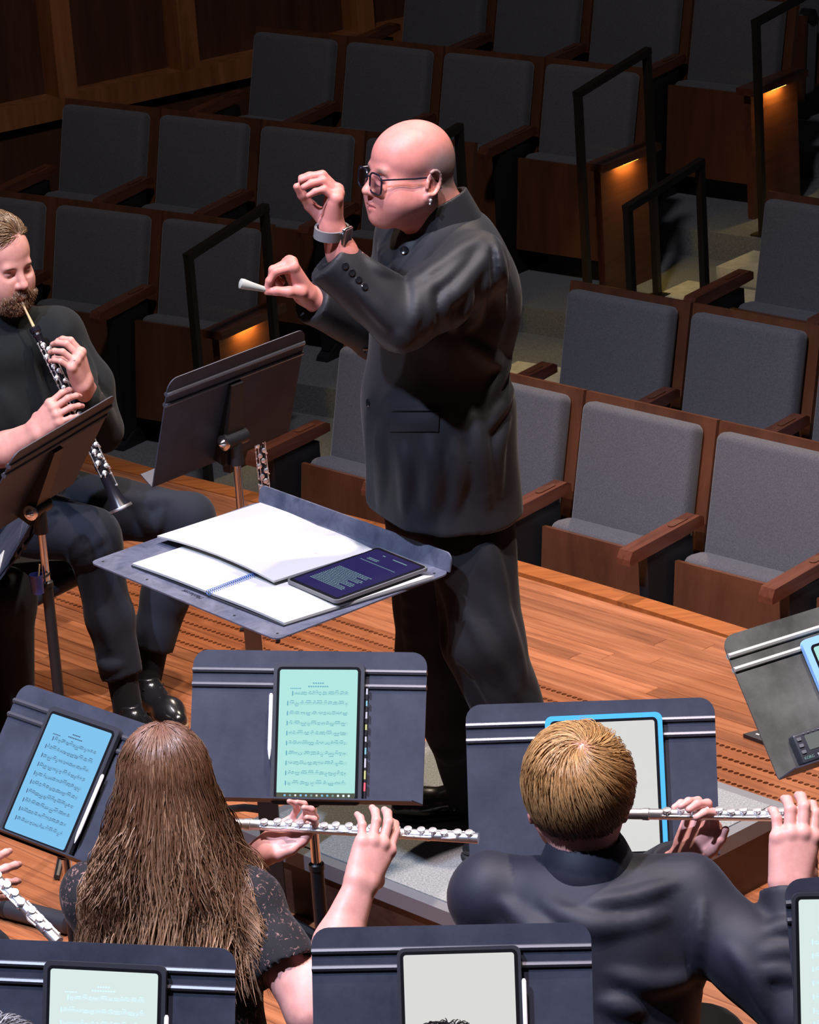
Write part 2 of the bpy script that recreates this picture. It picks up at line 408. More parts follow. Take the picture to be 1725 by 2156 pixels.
# ================================================================== auditorium seats
SEATP = 0.5636
def make_seat():
    # local: +x along the row, +y away from the stage, z up, origin on the floor below the back cushion's lower left corner
    s = empty('theatre_seat')
    tb = R_(13); cw = 0.475; ch = 0.50
    up = np.array([0, math.sin(tb), math.cos(tb)]); bk = np.array([0, math.cos(tb), -math.sin(tb)]); ex = np.array([1.0, 0, 0])
    M = np.array([ex, bk, up]).T
    b0 = np.array([0, 0.0, 0.40])                          # lower left front corner of back cushion
    MB().rbox(b0+ex*cw/2+up*ch/2+bk*0.03, (cw, 0.075, ch), 0.028, M=M).build('back_cushion', 'seat_fabric', s)
    MB().box(b0+ex*(cw/2)+up*(ch/2-0.10)+bk*0.075, (SEATP-0.012, 0.022, ch+0.245), M).build('back_panel', 'seat_wood', s)
    ts = R_(7); us_ = np.array([0, math.sin(ts), math.cos(ts)]); bs = np.array([0, math.cos(ts), -math.sin(ts)]); M2 = np.array([ex, bs, us_]).T
    p0 = np.array([-0.012, -0.135, 0.115]); sw = 0.495; sh = 0.40
    MB().rbox(p0+ex*sw/2+us_*(sh/2+0.018)+bs*0.065, (sw-0.01, 0.11, sh), 0.032, M=M2).build('seat_cushion', 'seat_fabric', s)
    MB().box(p0+ex*sw/2+us_*sh/2, (sw, 0.018, sh), M2).build('seat_panel', 'seat_wood', s)
    MB().cyl(p0+ex*(sw-0.055)+us_*(sh-0.005)+bs*0.05, p0+ex*(sw+0.002)+us_*(sh-0.005)+bs*0.05, 0.036, 16).build('hinge_cap', 'black_steel', s)
    return s
def make_arm():
    # armrest with its steel standard; local origin on the floor at the seat division
    s = empty('armrest')
    b = MB()
    pts = [(-0.30, 0.575), (-0.285, 0.60), (0.04, 0.622), (0.06, 0.612), (0.06, 0.585), (-0.06, 0.572), (-0.30, 0.555)]
    b.prism([(p[0], p[1]) for p in pts], (-0.027, 0, 0), (0, 1, 0), (0, 0, 1), (1, 0, 0), 0.054); ab = b.build('arm_board', 'arm_wood', s)
    b = MB(); b.prism(rrect(0.026, 0.085, 0.012), (0, -0.035, 0.6185), (1, 0, 0), (0, 1, 0.067), (0, -0.067, 1), 0.0015); b.build('inlay', 'seat_wood', ab)
    st = MB().box((0, -0.10, 0.30), (0.038, 0.22, 0.52)).build('standard', 'black_steel', s)
    b = MB(); b.prism([(-0.24, 0), (-0.23, 0.02), (-0.16, 0.06), (0.02, 0.06), (0.08, 0.02), (0.09, 0)], (-0.03, 0, 0), (0, 1, 0), (0, 0, 1), (1, 0, 0), 0.06); b.build('foot', 'black_steel', st)
    return s
SEAT = make_seat(); ARM = make_arm(); used = [False, False]
# rows: fitted position of the back cushion's upper left corner of seat 0, row angle
SEATTOP = np.array([0, math.sin(R_(13))*0.5, 0.40+math.cos(R_(13))*0.5])
LEFT = [((-0.916, 13.957, 0.376), 0.637), ((-0.074, 14.555, 0.504), 0.653), ((0.721, 15.194, 0.621), 0.705), ((1.44, 15.84, 0.745), 0.72), ((2.2, 16.45, 0.87), 0.73)]
RIGHTR = [((0.584, 11.012, 0.441), 0.796), ((0.617, 12.265, 0.456), 0.769), ((1.397, 12.852, 0.580), 0.773), ((2.05, 13.5, 0.70), 0.775)]
ROWS = []
def seat_row(spec, ks, rowname, block, arms, lit_end):
    (P, al) = spec; u = np.array([math.cos(al), -math.sin(al), 0]); v = np.array([math.sin(al), math.cos(al), 0])
    base = np.array(P)-v*SEATTOP[1]-ZV*SEATTOP[2]; fl = base[2]
    ROWS.append((base, u, v, al, ks))
    for k in ks:
        if used[0]: s = copy_tree(SEAT)
        else: s = SEAT; used[0] = True
        s.location = base+u*(k*SEATP); s.rotation_euler = (0, 0, -al)
        nth = (max(ks)-k) if block == 'left' else (k-min(ks))
        tag(s, 'grey tip-up theatre seat, %s from aisle, %s' % (ORD[nth], rowname), 'seat', 'grey theatre seats')
    for i, k in enumerate(arms):
        if used[1]: s = copy_tree(ARM)
        else: s = ARM; used[1] = True
        s.location = base+u*(k*SEATP-0.045); s.rotation_euler = (0, 0, -al)
        nth = (max(arms)-k) if block == 'left' else (k-min(arms))
        tag(s, 'dark wooden armrest on steel standard, %s from aisle, %s' % (ORD[nth], rowname), 'armrest', 'theatre armrests')
    if lit_end:
        e = base+u*((max(ks)+1)*SEATP-0.022)
        t = empty('aisle_end_panel', e, -al)
        MB().box((0.0, -0.09, 0.28), (0.034, 0.36, 0.56)).build('end_panel', 'arm_wood', t)
        MB().box((0.018, -0.10, 0.582), (0.095, 0.42, 0.032)).build('top_board', 'arm_wood', t)
        MB().box((0.042, -0.10, 0.563), (0.020, 0.11, 0.006)).build('light_strip', 'lamp_glow', t)
        l = bpy.data.lights.new('aisle_light', 'AREA'); l.shape = 'RECTANGLE'; l.size = 0.02; l.size_y = 0.12; l.energy = 0.9; l.color = (1.0, 0.72, 0.16)
        lo = bpy.data.objects.new('aisle_light', l); link(lo, t); lo.location = (0.042, -0.10, 0.558)
        tag(t, 'wooden aisle end panel with amber light, %s' % rowname, 'end panel', 'lit aisle end panels')
seat_row(LEFT[0], [-2, -1, 0], 'front row left of the aisle', 'left', [-2, -1, 0], True)
seat_row(LEFT[1], [-3, -2, -1, 0], 'second row left of the aisle', 'left', [-3, -2, -1, 0], True)
seat_row(LEFT[2], [-3, -2, -1, 0], 'third row left of the aisle', 'left', [-3, -2, -1, 0], True)
seat_row(LEFT[3], [-3, -2, -1, 0], 'fourth row left of the aisle', 'left', [-3, -2, -1, 0], True)
seat_row(LEFT[4], [-3, -2, -1], 'fifth row left of the aisle', 'left', [-2, -1], False)
seat_row(RIGHTR[0], [-2, -1, 0, 1, 2], 'front row right of the aisle', 'right', [-2, -1, 0, 1, 2], False)
seat_row(RIGHTR[1], [0, 1, 2], 'second row right of the aisle', 'right', [0, 1, 2], False)
seat_row(RIGHTR[2], [0, 1], 'third row right of the aisle', 'right', [0, 1], False)
# terraces below the rows
for i, (base, u, v, al, ks) in enumerate(ROWS):
    left = i < 5
    a0, a1 = ((min(ks)-3)*SEATP, (max(ks)+1)*SEATP+1.35) if left else ((min(ks))*SEATP-0.06, (max(ks)+3)*SEATP)
    c0, c1 = -0.52, 0.55
    if i in (0, 5): c0 = -2.6
    b = MB(); p = lambda a, c, z: base+u*a+v*c+ZV*z
    z0 = -0.7
    b.hexa([p(a0, c0, z0), p(a1, c0, z0), p(a1, c1, z0), p(a0, c1, z0), p(a0, c0, 0), p(a1, c0, 0), p(a1, c1, 0), p(a0, c1, 0)])
    o = b.build('floor_terrace', 'house_carpet'); tag(o, 'grey carpeted terrace under the seats', kind='structure')
    if left and i in (1, 2, 3):                             # concrete stair treads in the aisle
        e = (max(ks)+1)*SEATP+0.16
        for h_, (d0, d1) in enumerate(((-0.80, -0.36), (-0.36, 0.10))):
            zt = -0.055+0.06*h_
            b = MB(); b.hexa([p(e, d0, -0.25), p(e+1.0, d0, -0.25), p(e+1.0, d1, -0.25), p(e, d1, -0.25), p(e, d0, zt), p(e+1.0, d0, zt), p(e+1.0, d1, zt), p(e, d1, zt)])
            tag(b.build('floor_step', 'step_concrete'), 'pale concrete aisle step between the seat blocks', kind='structure')
# ================================================================== handrails
def rail(row, t0, t1, label, side=1, off=0.17):
    base, u, v, al, ks = ROWS[row]
    p0 = base+u*((max(ks)+1)*SEATP+off if side > 0 else min(ks)*SEATP-off)
    A = PL(t0[0], t0[1], p0, u); B = PL(t1[0], t1[1], p0, u)
    r = empty('handrail', (A[0], A[1], base[2])); L0 = np.array(r.location)
    M = np.array([u, v, ZV]).T; d = nrm(B-A)
    nb = nrm(np.cross(u, d))
    MB().box((A+B)/2-L0, (0.032, np.linalg.norm(B-A)+0.028, 0.028), np.array([u, d, nb]).T).build('top_rail', 'rail_metal', r)
    for Q, nm in ((A, 'post'), (B, 'post')):
        zb = base[2]-0.02
        MB().box((Q[0]-L0[0], Q[1]-L0[1], (Q[2]+zb)/2-L0[2]), (0.028, 0.028, Q[2]-zb), M).build(nm, 'rail_metal', r)
        MB().box((Q[0]-L0[0], Q[1]-L0[1], zb-L0[2]+0.024), (0.08, 0.08, 0.008), M).build('base_plate', 'rail_metal', r)
    tag(r, label, 'handrail', 'aisle handrails')
rail(0, (397, 540), (556, 438), 'dark metal handrail at the aisle end of the front left row')
rail(1, (800, 370), (966, 268), 'dark metal handrail half hidden behind the bald conductor')
rail(2, (1217, 198), (1362, 108), 'dark metal handrail at the aisle end of the third left row')
rail(3, (1592, 48), (1735, -30), 'dark metal handrail at the top right corner beside an amber light')
rail(7, (1322, 438), (1474, 342), 'short dark metal handrail left of the third row of right seats', -1, 0.5)
# ================================================================== panelled side wall
b2, u2, v2, _, _ = ROWS[1]; b3, u3, v3, _, _ = ROWS[2]
W1 = b2-u2*(3*SEATP+0.62); W2 = b3-u3*(3*SEATP+0.50)
wd = nrm((W2-W1)*np.array([1, 1, 0])); wn = np.array([wd[1], -wd[0], 0.0])
W0 = W1-wd*2.4
def WP(s, z, o=0.0): return W0+wd*s+wn*o+ZV*(z-W0[2])
def ws(px, py):
    P = PL(px, py, W0, wn); return float((P-W0)@wd), float(P[2])
b = MB(); b.hexa([WP(-2, -1, -0.2), WP(9, -1, -0.2), WP(9, -1, -0.03), WP(-2, -1, -0.03), WP(-2, 6, -0.2), WP(9, 6, -0.2), WP(9, 6, -0.03), WP(-2, 6, -0.03)])
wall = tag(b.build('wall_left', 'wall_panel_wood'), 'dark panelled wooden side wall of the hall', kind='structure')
def wbox(name, s0, s1, z0, z1, o0, o1, material):
    b = MB(); b.hexa([WP(s0, z0, o0), WP(s1, z0, o0), WP(s1, z0, o1), WP(s0, z0, o1), WP(s0, z1, o0), WP(s1, z1, o0), WP(s1, z1, o1), WP(s0, z1, o1)])
    return b.build(name, material, wall)
zr0 = ws(100, 232)[1]; zr1 = ws(100, 200)[1]
stiles = [ws(-180, 150)[0], ws(112, 100)[0], ws(372, 60)[0], ws(745, 20)[0], ws(745, 20)[0]+1.1]
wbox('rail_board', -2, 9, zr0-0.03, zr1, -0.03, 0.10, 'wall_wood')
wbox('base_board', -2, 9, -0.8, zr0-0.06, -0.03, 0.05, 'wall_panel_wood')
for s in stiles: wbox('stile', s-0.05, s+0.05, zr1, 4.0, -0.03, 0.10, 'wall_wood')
# ================================================================== music stands
class Desk:
    """desk plane of a stand: r right in view, up along the panel, nf towards the reader"""
    def __init__(s, ctr, yaw, tilt, W=0.508, H=0.318, back=False):
        s.c = np.array(ctr, float); y, t = R_(yaw), R_(tilt)
        s.r = np.array([math.cos(y), math.sin(y), 0]); n = np.array([-math.sin(y), math.cos(y), 0])
        s.up = math.cos(t)*ZV+math.sin(t)*n; s.nf = np.cross(s.r, s.up); s.W, s.H = W, H
        if back: s.r = -s.r; s.nf = -s.nf
        s.M = np.array([s.r, s.up, s.nf]).T
    def P(s, a, b, o=0.0): return s.c+s.r*a+s.up*b+s.nf*o
    def uv(s, px, py, o=0.0):
        d = PL(px, py, s.c+s.nf*o, s.nf)-s.c; return float(d@s.r), float(d@s.up)
    def quad(s, pts, o=0.0):
        q = np.array([s.uv(*p, o) for p in pts]); ctr = q.mean(0)
        ex = nrm((q[1]-q[0])+(q[2]-q[3])); w = (np.linalg.norm(q[1]-q[0])+np.linalg.norm(q[2]-q[3]))/2
        h = (np.linalg.norm(q[3]-q[0])+np.linalg.norm(q[2]-q[1]))/2
        return ctr, ex, np.array([-ex[1], ex[0]]), w, h
def music_stand(d, label, drop=0.10, knob=1, rot=0.4, finish='stand_black', rfin='ridge_black'):
    W, H = d.W, d.H
    hinge = d.P(0, -drop, -0.034); base = np.array([hinge[0], hinge[1], 0.0])
    t = empty('music_stand', base); L = lambda p: np.asarray(p)-base
    dp = MB().prism(rrect(W, H, 0.032, 6, (0, 0, 1, 1)), L(d.P(0, 0, -0.003)), d.r, d.up, d.nf, 0.003).build('desk_panel', finish, t)
    for yy in (H/2-0.043, H/2-0.074):
        b = MB(); pr = [(-0.006, 0), (-0.0045, 0.004), (0, 0.0062), (0.0045, 0.004), (0.006, 0)]
        b.prism(pr, L(d.P(-W/2, yy, 0)), d.up, d.nf, d.r, W); b.prism([(p[0], -p[1]) for p in pr][::-1], L(d.P(-W/2, yy, -0.003)), d.up, d.nf, d.r, W)
        b.build('ridge', rfin, dp)
    b = MB(); b.prism([(-W/2, 0), (-W/2+0.012, 0.055), (W/2-0.012, 0.055), (W/2, 0)], L(d.P(0, -H/2, 0)), d.r, nrm(d.nf+d.up*0.10), -d.up, 0.003); b.build('lip', 'stand_black', dp)
    b = MB(); w0, w1 = 0.022, 0.034
    b.hexa([L(d.P(-w1, -H/2+0.01, -0.003)), L(d.P(w1, -H/2+0.01, -0.003)), L(d.P(w1, -H/2+0.01, -0.045)), L(d.P(-w1, -H/2+0.01, -0.045)),
            L(d.P(-w0, 0.075, -0.003)), L(d.P(w0, 0.075, -0.003)), L(d.P(w0, 0.075, -0.016)), L(d.P(-w0, 0.075, -0.016))]); b.build('bracket', 'black_steel', t)
    b = MB(); b.cyl(L(hinge-d.r*0.038), L(hinge+d.r*0.038), 0.02, 16); hg = b.build('hinge', 'black_steel', t)
    b = MB(); kn = d.r*knob; b.lathe(L(hinge+kn*0.038), kn, [(0, 0.021), (0.004, 0.021), (0.006, 0.012), (0.016, 0.007), (0.02, 0.001)], 16); b.build('hinge_knob', 'chrome', hg)
    zt = hinge[2]-0.005; zm = hinge[2]-0.22
    MB().cyl((0, 0, hinge[2]-0.07), (0, 0, zt), 0.019, 14).build('socket', 'black_steel', t)
    MB().cyl((0, 0, zm-0.05), (0, 0, hinge[2]-0.06), 0.0105, 14).build('upper_pole', 'chrome', t)
    MB().cyl((0, 0, 0.09), (0, 0, zm), 0.0150, 14).build('lower_pole', 'black_steel', t)
    MB().lathe((0, 0, zm), (0, 0, 1), [(0, 0.017), (0.012, 0.017), (0.016, 0.0125)], 14).build('collar', 'black_steel', t)
    MB().lathe((0, 0, 0.06), (0, 0, 1), [(0, 0.024), (0.03, 0.024), (0.05, 0.0165)], 14).build('hub', 'black_steel', t)
    for k in range(3):
        a = rot+k*2.0944; dr = np.array([math.cos(a), math.sin(a), 0])
        b = MB(); b.tube([dr*0.015+ZV*0.075, dr*0.09+ZV*0.06, dr*0.18+ZV*0.03, dr*0.245+ZV*0.010], [0.012, 0.011, 0.010, 0.009], 8); b.build('leg', 'black_steel', t)
    tag(t, label, 'music stand', 'black music stands'); return t
S2 = Desk((-0.247, 6.927, 1.097), -12.6, 28.0)
S3 = Desk((0.332, 6.633, 1.061), -5.6, 26.4)
S4 = Desk((-0.754, 6.924, 1.018), -45.0, 38.3)
S5 = Desk((-0.622, 5.708, 1.05), -13.7, 21.7)
S6 = Desk((0.014, 5.746, 1.017), -6.4, 24.2)
S7 = Desk((0.884, 5.776, 1.05), 2.1, 22.7)
S8 = Desk((0.894, 6.946, 1.115), 30.8, 35.5)
S9 = Desk((-0.944, 8.816, 1.074), 62.2, -31.8, back=True)
S10 = Desk((-0.445, 8.777, 1.221), 47.1, -17.7, back=True)
music_stand(S2, 'black music stand in the middle holding the tablet with mint-green score', rot=1.2)
music_stand(S3, 'black music stand in front of the blond flute player', rot=0.2)
music_stand(S4, 'tilted black music stand at left holding the blue-lit tablet', rot=0.7)
music_stand(S5, 'black music stand at the bottom left corner of the view', rot=0.1)
music_stand(S6, 'black music stand at the bottom centre with blank white tablet', rot=1.571)
music_stand(S7, 'black music stand cut off by the bottom right edge', rot=0.9)
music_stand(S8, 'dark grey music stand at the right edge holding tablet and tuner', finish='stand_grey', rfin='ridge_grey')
music_stand(S9, 'black music stand seen from behind in front of the oboe player', knob=1, drop=0.11)
music_stand(S10, 'black music stand seen from behind below the baton hand', knob=1, drop=0.08, rot=2.316)

# ================================================================== tablets
def screen_mat(name, col, s):
    return mat(name, (0.005, 0.005, 0.006), 0.2, spec=0.35, emit=col, estr=s)
screen_mat('screen_mint', (0.46, 0.84, 0.78), 0.95); screen_mat('screen_blue', (0.22, 0.57, 0.90), 0.95)
screen_mat('screen_white', (0.70, 0.70, 0.68), 1.0); screen_mat('screen_pale', (0.70, 0.82, 0.80), 1.0)
screen_mat('screen_night', (0.022, 0.016, 0.11), 0.9); screen_mat('screen_bar', (0.10, 0.11, 0.07), 0.8)
screen_mat('glow_text', (0.30, 0.52, 0.50), 0.7); screen_mat('glow_icon', (0.25, 0.6, 0.9), 0.9); screen_mat('lcd', (0.30, 0.32, 0.31), 0.55)
mat('ink_faint', (0.30, 0.42, 0.46), 0.7, emit=(0.40, 0.62, 0.62), estr=0.9)
def score_print(d, ctr, ex, ey, w, h, o, n, seed, title=True, top=0.12, left=0.10):
    """staves, stems and note heads of a printed page, as thin ink strips"""
    rr = random.Random(seed); b = MB()
    def strip(x0, x1, y0, y1):
        p = [(x0, y0), (x1, y0), (x1, y1), (x0, y1)]
        q = [d.P(*(ctr+ex*a+ey*c), o) for a, c in p]; b.add(q, [(0, 1, 2, 3)])
    if title:
        for i in range(5): strip(-0.012+i*0.005, -0.0085+i*0.005, h/2-0.030, h/2-0.0275)
        for i in range(9): strip(-0.022+i*0.005, -0.0185+i*0.005, h/2-0.037, h/2-0.0345)
        for i in range(6): strip(-w*0.36+i*0.004, -w*0.36+0.003+i*0.004, h/2-0.041, h/2-0.039)
    y0 = h/2-h*top-0.012; dy = (h*(0.94-top)-0.012)/n
    for i in range(n):
        yc = y0-dy*i-0.006; xl = -w/2+w*(left+(0.06 if i == 0 else 0)); xr = w/2-w*0.11; st = 0.0013
        for k in range(5): strip(xl, xr, yc+(k-2)*st-0.00010, yc+(k-2)*st+0.00010)
        strip(xl+0.001, xl+0.003, yc-0.005, yc+0.005)
        x = xl+0.008
        while x < xr-0.003:
            g = rr.choice((2, 3, 4)); yy = yc+rr.uniform(-1.5, 1.5)*st; up = rr.random() < 0.6
            x1 = x
            for k in range(g):
                if x1 > xr-0.003: break
                y2 = yy+rr.uniform(-1, 1)*st
                strip(x1-0.0009, x1+0.0009, y2-0.0007, y2+0.0007)
                strip(x1+0.0006, x1+0.00095, y2, yy+(0.0045 if up else -0.0045)) if up else strip(x1-0.00095, x1-0.0006, yy-0.0045, y2)
                x1 += 0.0031
            e = yy+(0.0045 if up else -0.0045)
            if rr.random() < 0.8: strip(x, x1-0.0022, e-0.00055, e+0.00055)
            x = x1+rr.choice((0.001, 0.002, 0.004))
    return b
def tablet(d, quad, label, screen, case='case_black', cw=0.012, bez=0.006, thick=0.011, score=None, ink='ink', barcol=None, off=0.008, group='tablets on the stands'):
    ctr, ex, ey, w, h = d.quad(quad, off+thick)
    E = lambda a, c, o: d.P(*(ctr+ex*a+ey*c), o)
    X = nrm(d.r*ex[0]+d.up*ex[1]); Y = nrm(d.r*ey[0]+d.up*ey[1])
    base = E(0, -h/2-cw, 0); t = empty('tablet_computer', base); L = lambda p: np.asarray(p)-base
    b = MB(); b.prism(rrect(w+2*(bez+cw), h+2*(bez+cw), 0.014, 5), L(E(0, 0, off)), X, Y, d.nf, thick-0.001); c_ = b.build('case', case, t)
    b = MB(); b.prism(rrect(w+2*bez, h+2*bez, 0.010, 5), L(E(0, 0, off+thick-0.001)), X, Y, d.nf, 0.0012); b.build('bezel', 'bezel', t)
    b = MB(); b.prism(rrect(w, h, 0.005, 4), L(E(0, 0, off+thick+0.0002)), X, Y, d.nf, 0.0004); sn = b.build('screen', screen, t)
    if score:
        sp = score_print(d, ctr, ex, ey, w, h, off+thick+0.0009, *score); sp.v = [v-base for v in sp.v]; sp.build('sheet_music', ink, sn)
    if barcol:
        b = MB(); b.prism([(-w/2, -h/2), (w/2, -h/2), (w/2, -h/2+0.011), (-w/2, -h/2+0.011)], L(E(0, 0, off+thick+0.0009)), X, Y, d.nf, 0.0002); b.build('task_bar', 'screen_bar', sn)
        for k in range(13):
            b = MB(); b.prism(rrect(0.0045, 0.0045, 0.0015, 2), L(E(-w/2+0.018+k*0.0115, -h/2+0.0055, off+thick+0.0012)), X, Y, d.nf, 0.0002)
            b.build('app_icon', ('glow_icon', 'glow_text', 'screen_white', 'glow_icon')[k % 4] if k < 10 else 'ink_faint', sn)
    tag(t, label, 'tablet', group); return t, E, X, Y, w, h
def stylus(E, X, Y, d, a, c0, c1, o, label):
    p0, p1 = E(a, c0, o), E(a, c1, o); t = empty('stylus_pen', p0)
    ax = p1-p0; Ln = np.linalg.norm(ax)
    MB().lathe((0, 0, 0), ax, [(0, 0.0022), (0.004, 0.0042), (Ln-0.022, 0.0044)], 12).build('barrel', 'pencil_white', t)
    MB().lathe(nrm(ax)*(Ln-0.022), ax, [(0, 0.0043), (0.012, 0.003), (0.022, 0.0006)], 12).build('tip', 'pencil_white', t)
    tag(t, label, 'stylus', 'white stylus pens')
t, E, X, Y, w_, h_ = tablet(S2, [(593, 1409), (757, 1411), (744, 1681), (579, 1680)], 'black-cased tablet showing a mint-green music score', 'screen_mint', score=(10, 5), ink='ink_teal', barcol=True, cw=0.008)
stylus(E, X, Y, S2, -w_/2-0.0185, 0.085, -0.055, 0.016, 'white stylus at the left side of the mint-green tablet')
b = MB(); rr = random.Random(4)
mat('sticker_a', (0.35, 0.35, 0.38), 0.5); mat('sticker_b', (0.75, 0.08, 0.10), 0.5); mat('sticker_c', (0.12, 0.28, 0.30), 0.5); mat('sticker_d', (0.35, 0.36, 0.12), 0.5)
for k in range(9):
    b = MB(); b.box(np.array(E(w_/2+0.0195, 0.09-k*0.025, 0.012))-np.array(t.location), (0.0035, 0.010+0.010*rr.random(), 0.006), S2.M); b.build('sticker', ('sticker_a', 'sticker_c', 'sticker_a', 'sticker_d')[k % 4] if k < 8 else 'sticker_b', t)
t, E, X, Y, w_, h_ = tablet(S3, [(1168, 1524), (1378, 1516), (1391, 1790), (1172, 1800)], 'blue-cased tablet with blank white page behind the blond head', 'screen_white', case='case_blue', cw=0.010)
t, E, X, Y, w_, h_ = tablet(S4, [(102, 1500), (231, 1543), (140, 1793), (17, 1746)], 'black-cased tablet showing a sky-blue music score', 'screen_blue', score=(10, 9), cw=0.010)
stylus(E, X, Y, S4, w_/2+0.020, 0.045, -0.11, 0.018, 'white stylus at the right side of the blue tablet')
t, E, X, Y, w_, h_ = tablet(S5, [(105, 2039), (330, 2050), (328, 2366), (100, 2352)], 'tablet with pale score on the bottom left stand', 'screen_pale', score=(9, 14), ink='ink_faint', cw=0.008)
stylus(E, X, Y, S5, w_/2+0.017, 0.06, -0.09, 0.017, 'white stylus beside the pale score at bottom left')
t, E, X, Y, w_, h_ = tablet(S6, [(853, 2011), (1086, 2005), (1090, 2330), (856, 2336)], 'tablet with blank white screen on the bottom centre stand', 'screen_white', cw=0.006)
stylus(E, X, Y, S6, w_/2+0.016, 0.09, -0.06, 0.016, 'white stylus beside the blank white tablet at bottom centre')
t, E, X, Y, w_, h_ = tablet(S7, [(1671, 1897), (1925, 1888), (1945, 2225), (1700, 2225)], 'tablet with pale score at the bottom right edge', 'screen_pale', score=(9, 21, False), ink='ink_faint', cw=0.006)
t, E, X, Y, w_, h_ = tablet(S8, [(1712, 1362), (1880, 1312), (1985, 1540), (1812, 1602)], 'pale blue-cased tablet on the stand at the right edge', 'screen_mint', case='case_pale_blue', cw=0.016, score=(10, 2), ink='ink_teal')
# tuner on the right stand
a, c = S8.uv(1703, 1572, 0.02); W = 0.11; H = 0.065
base = S8.P(a+0.025, c-H/2, 0.0); t = empty('electronic_tuner', base)
rt = R_(0); X, Y = S8.r, S8.up; L = lambda da, dc, o: S8.P(a+0.025+da, c+dc, o)-base
MB().rbox(L(0, 0, 0.014), (W, H, 0.024), 0.005, M=S8.M).build('body', 'case_black', t)
MB().prism(rrect(0.066, 0.032, 0.002, 2), L(0.004, 0.008, 0.0262), X, Y, S8.nf, 0.0006).build('display', 'lcd', t)
for k in range(3): MB().prism(rrect(0.011, 0.007, 0.002, 3), L(-0.045, 0.020-k*0.014, 0.0262), X, Y, S8.nf, 0.0016).build('button', 'podium_rim', t)
for k in range(6): MB().prism(rrect(0.006, 0.0025, 0.001, 2), L(-0.03+k*0.013, 0.0285, 0.0262), X, Y, S8.nf, 0.0012).build('button', 'podium_rim', t)
text_mesh('brand_text', 'KORG', 0.009, basis(L(-0.037, -0.022, 0.0265), X, Y, S8.nf), 'glow_text', t)
text_mesh('model_text', 'TM-60', 0.007, basis(L(-0.006, -0.022, 0.0265), X, Y, S8.nf), 'pencil_white', t)
tag(t, 'small black electronic tuner with grey display on the right stand', 'tuner')

# ================================================================== conductor's desk
CD = Desk((-0.357, 8.164, 1.0), -52.3, 88.51, 0.773, 0.528)
hinge = CD.P(-0.035, -0.035, -0.04); base = np.array([hinge[0], hinge[1], 0.0]); t = empty('conductor_stand', base); L = lambda p: np.asarray(p)-base
MB().prism(rrect(0.773, 0.528, 0.022, 5), L(CD.P(0, 0, -0.004)), CD.r, CD.up, CD.nf, 0.004).build('desk_panel', 'desk_worn', t)
b = MB(); b.prism([(-0.385, 0), (0.385, 0)]+[(0.365+0.02*math.cos(x), 0.026+0.02*math.sin(x)) for x in np.linspace(0, 1.57, 6)]+[(-0.365-0.02*math.sin(x), 0.026+0.02*math.cos(x)) for x in np.linspace(0, 1.57, 6)], L(CD.P(0, 0.262, 0)), CD.r, nrm(CD.nf+CD.up*0.25), CD.up, 0.004); b.build('lip', 'desk_worn', t)
for a, c in ((-0.36, -0.24), (0.36, -0.24), (0.36, 0.235), (-0.17, -0.24), (0.19, -0.24)):
    MB().lathe(L(CD.P(a, c, 0)), CD.nf, [(0, 0.0035), (0.0008, 0.0035), (0.0014, 0.002)], 10).build('rivet', 'black_steel', t)
text_mesh('brand_text', 'Manhasset', 0.019, basis(L(CD.P(-0.0, -0.225, 0.0006)), -CD.r, -CD.up, CD.nf), 'ink', t, shear=0.3)
MB().box(L(CD.P(0, 0, -0.025)), (0.24, 0.16, 0.042), CD.M).build('bracket', 'black_steel', t)
MB().box((0, 0, hinge[2]-0.13), (0.042, 0.042, 0.24)).build('upper_column', 'chrome', t)
MB().box((0, 0, hinge[2]-0.29), (0.07, 0.07, 0.09)).build('clamp', 'black_steel', t)
MB().box((0, 0, (hinge[2]-0.33)/2), (0.05, 0.05, hinge[2]-0.33)).build('lower_column', 'black_steel', t)
MB().lathe((0.06, -0.03, hinge[2]-0.26), (0.3, -1, 0), [(0, 0.026), (0.018, 0.028), (0.03, 0.02)], 16).build('clamp_knob', 'black_steel', t)
for dr in (SU, -SU, -SV):
    MB().tube([ZV*0.05, dr*0.12+ZV*0.04, dr*0.30+ZV*0.012], [0.02, 0.018, 0.012], 8).build('leg', 'black_steel', t)
tag(t, 'large flat conductor desk with worn blue-grey top', 'music stand')
def page(name, quad, hts, th, material, parent, base, bulge=0.0, wav=0.0, n=14):
    """a sheet or block of pages: four view corners on the desk, corner heights, thickness"""
    q = [np.array(CD.uv(*p, hh+th)) for p, hh in zip(quad, hts)]
    vt = []; vb = []
    for i in range(n+1):
        for j in range(n+1):
            s, r = i/n, j/n
            p = q[0]*(1-s)*(1-r)+q[1]*s*(1-r)+q[2]*s*r+q[3]*(1-s)*r
            hh = hts[0]*(1-s)*(1-r)+hts[1]*s*(1-r)+hts[2]*s*r+hts[3]*(1-s)*r
            hh += bulge*math.sin(math.pi*s)*(0.6+0.4*math.sin(math.pi*r))+wav*math.sin(7*s+2*r)*math.sin(math.pi*r)*math.sin(math.pi*s)
            vt.append(CD.P(p[0], p[1], hh+th)-base); vb.append(CD.P(p[0], p[1], hh)-base)
    m_ = n+1; f = []
    for i in range(n):
        for j in range(n):
            a, b_, c, d_ = i*m_+j, (i+1)*m_+j, (i+1)*m_+j+1, i*m_+j+1
            f += [(a, b_, c, d_), (a+m_*m_, d_+m_*m_, c+m_*m_, b_+m_*m_)]
    for k in range(n):
        for (a, c) in ((k*m_, (k+1)*m_), ((k+1)*m_+n, k*m_+n), (k+1, k), (n*m_+k, n*m_+k+1)): f.append((a, a+m_*m_, c+m_*m_, c))
    b = MB(); b.add(vt+vb, f, True); o = b.build(name, material, parent, 30); return o
k0 = CD.P(0, 0.0, 0.0)
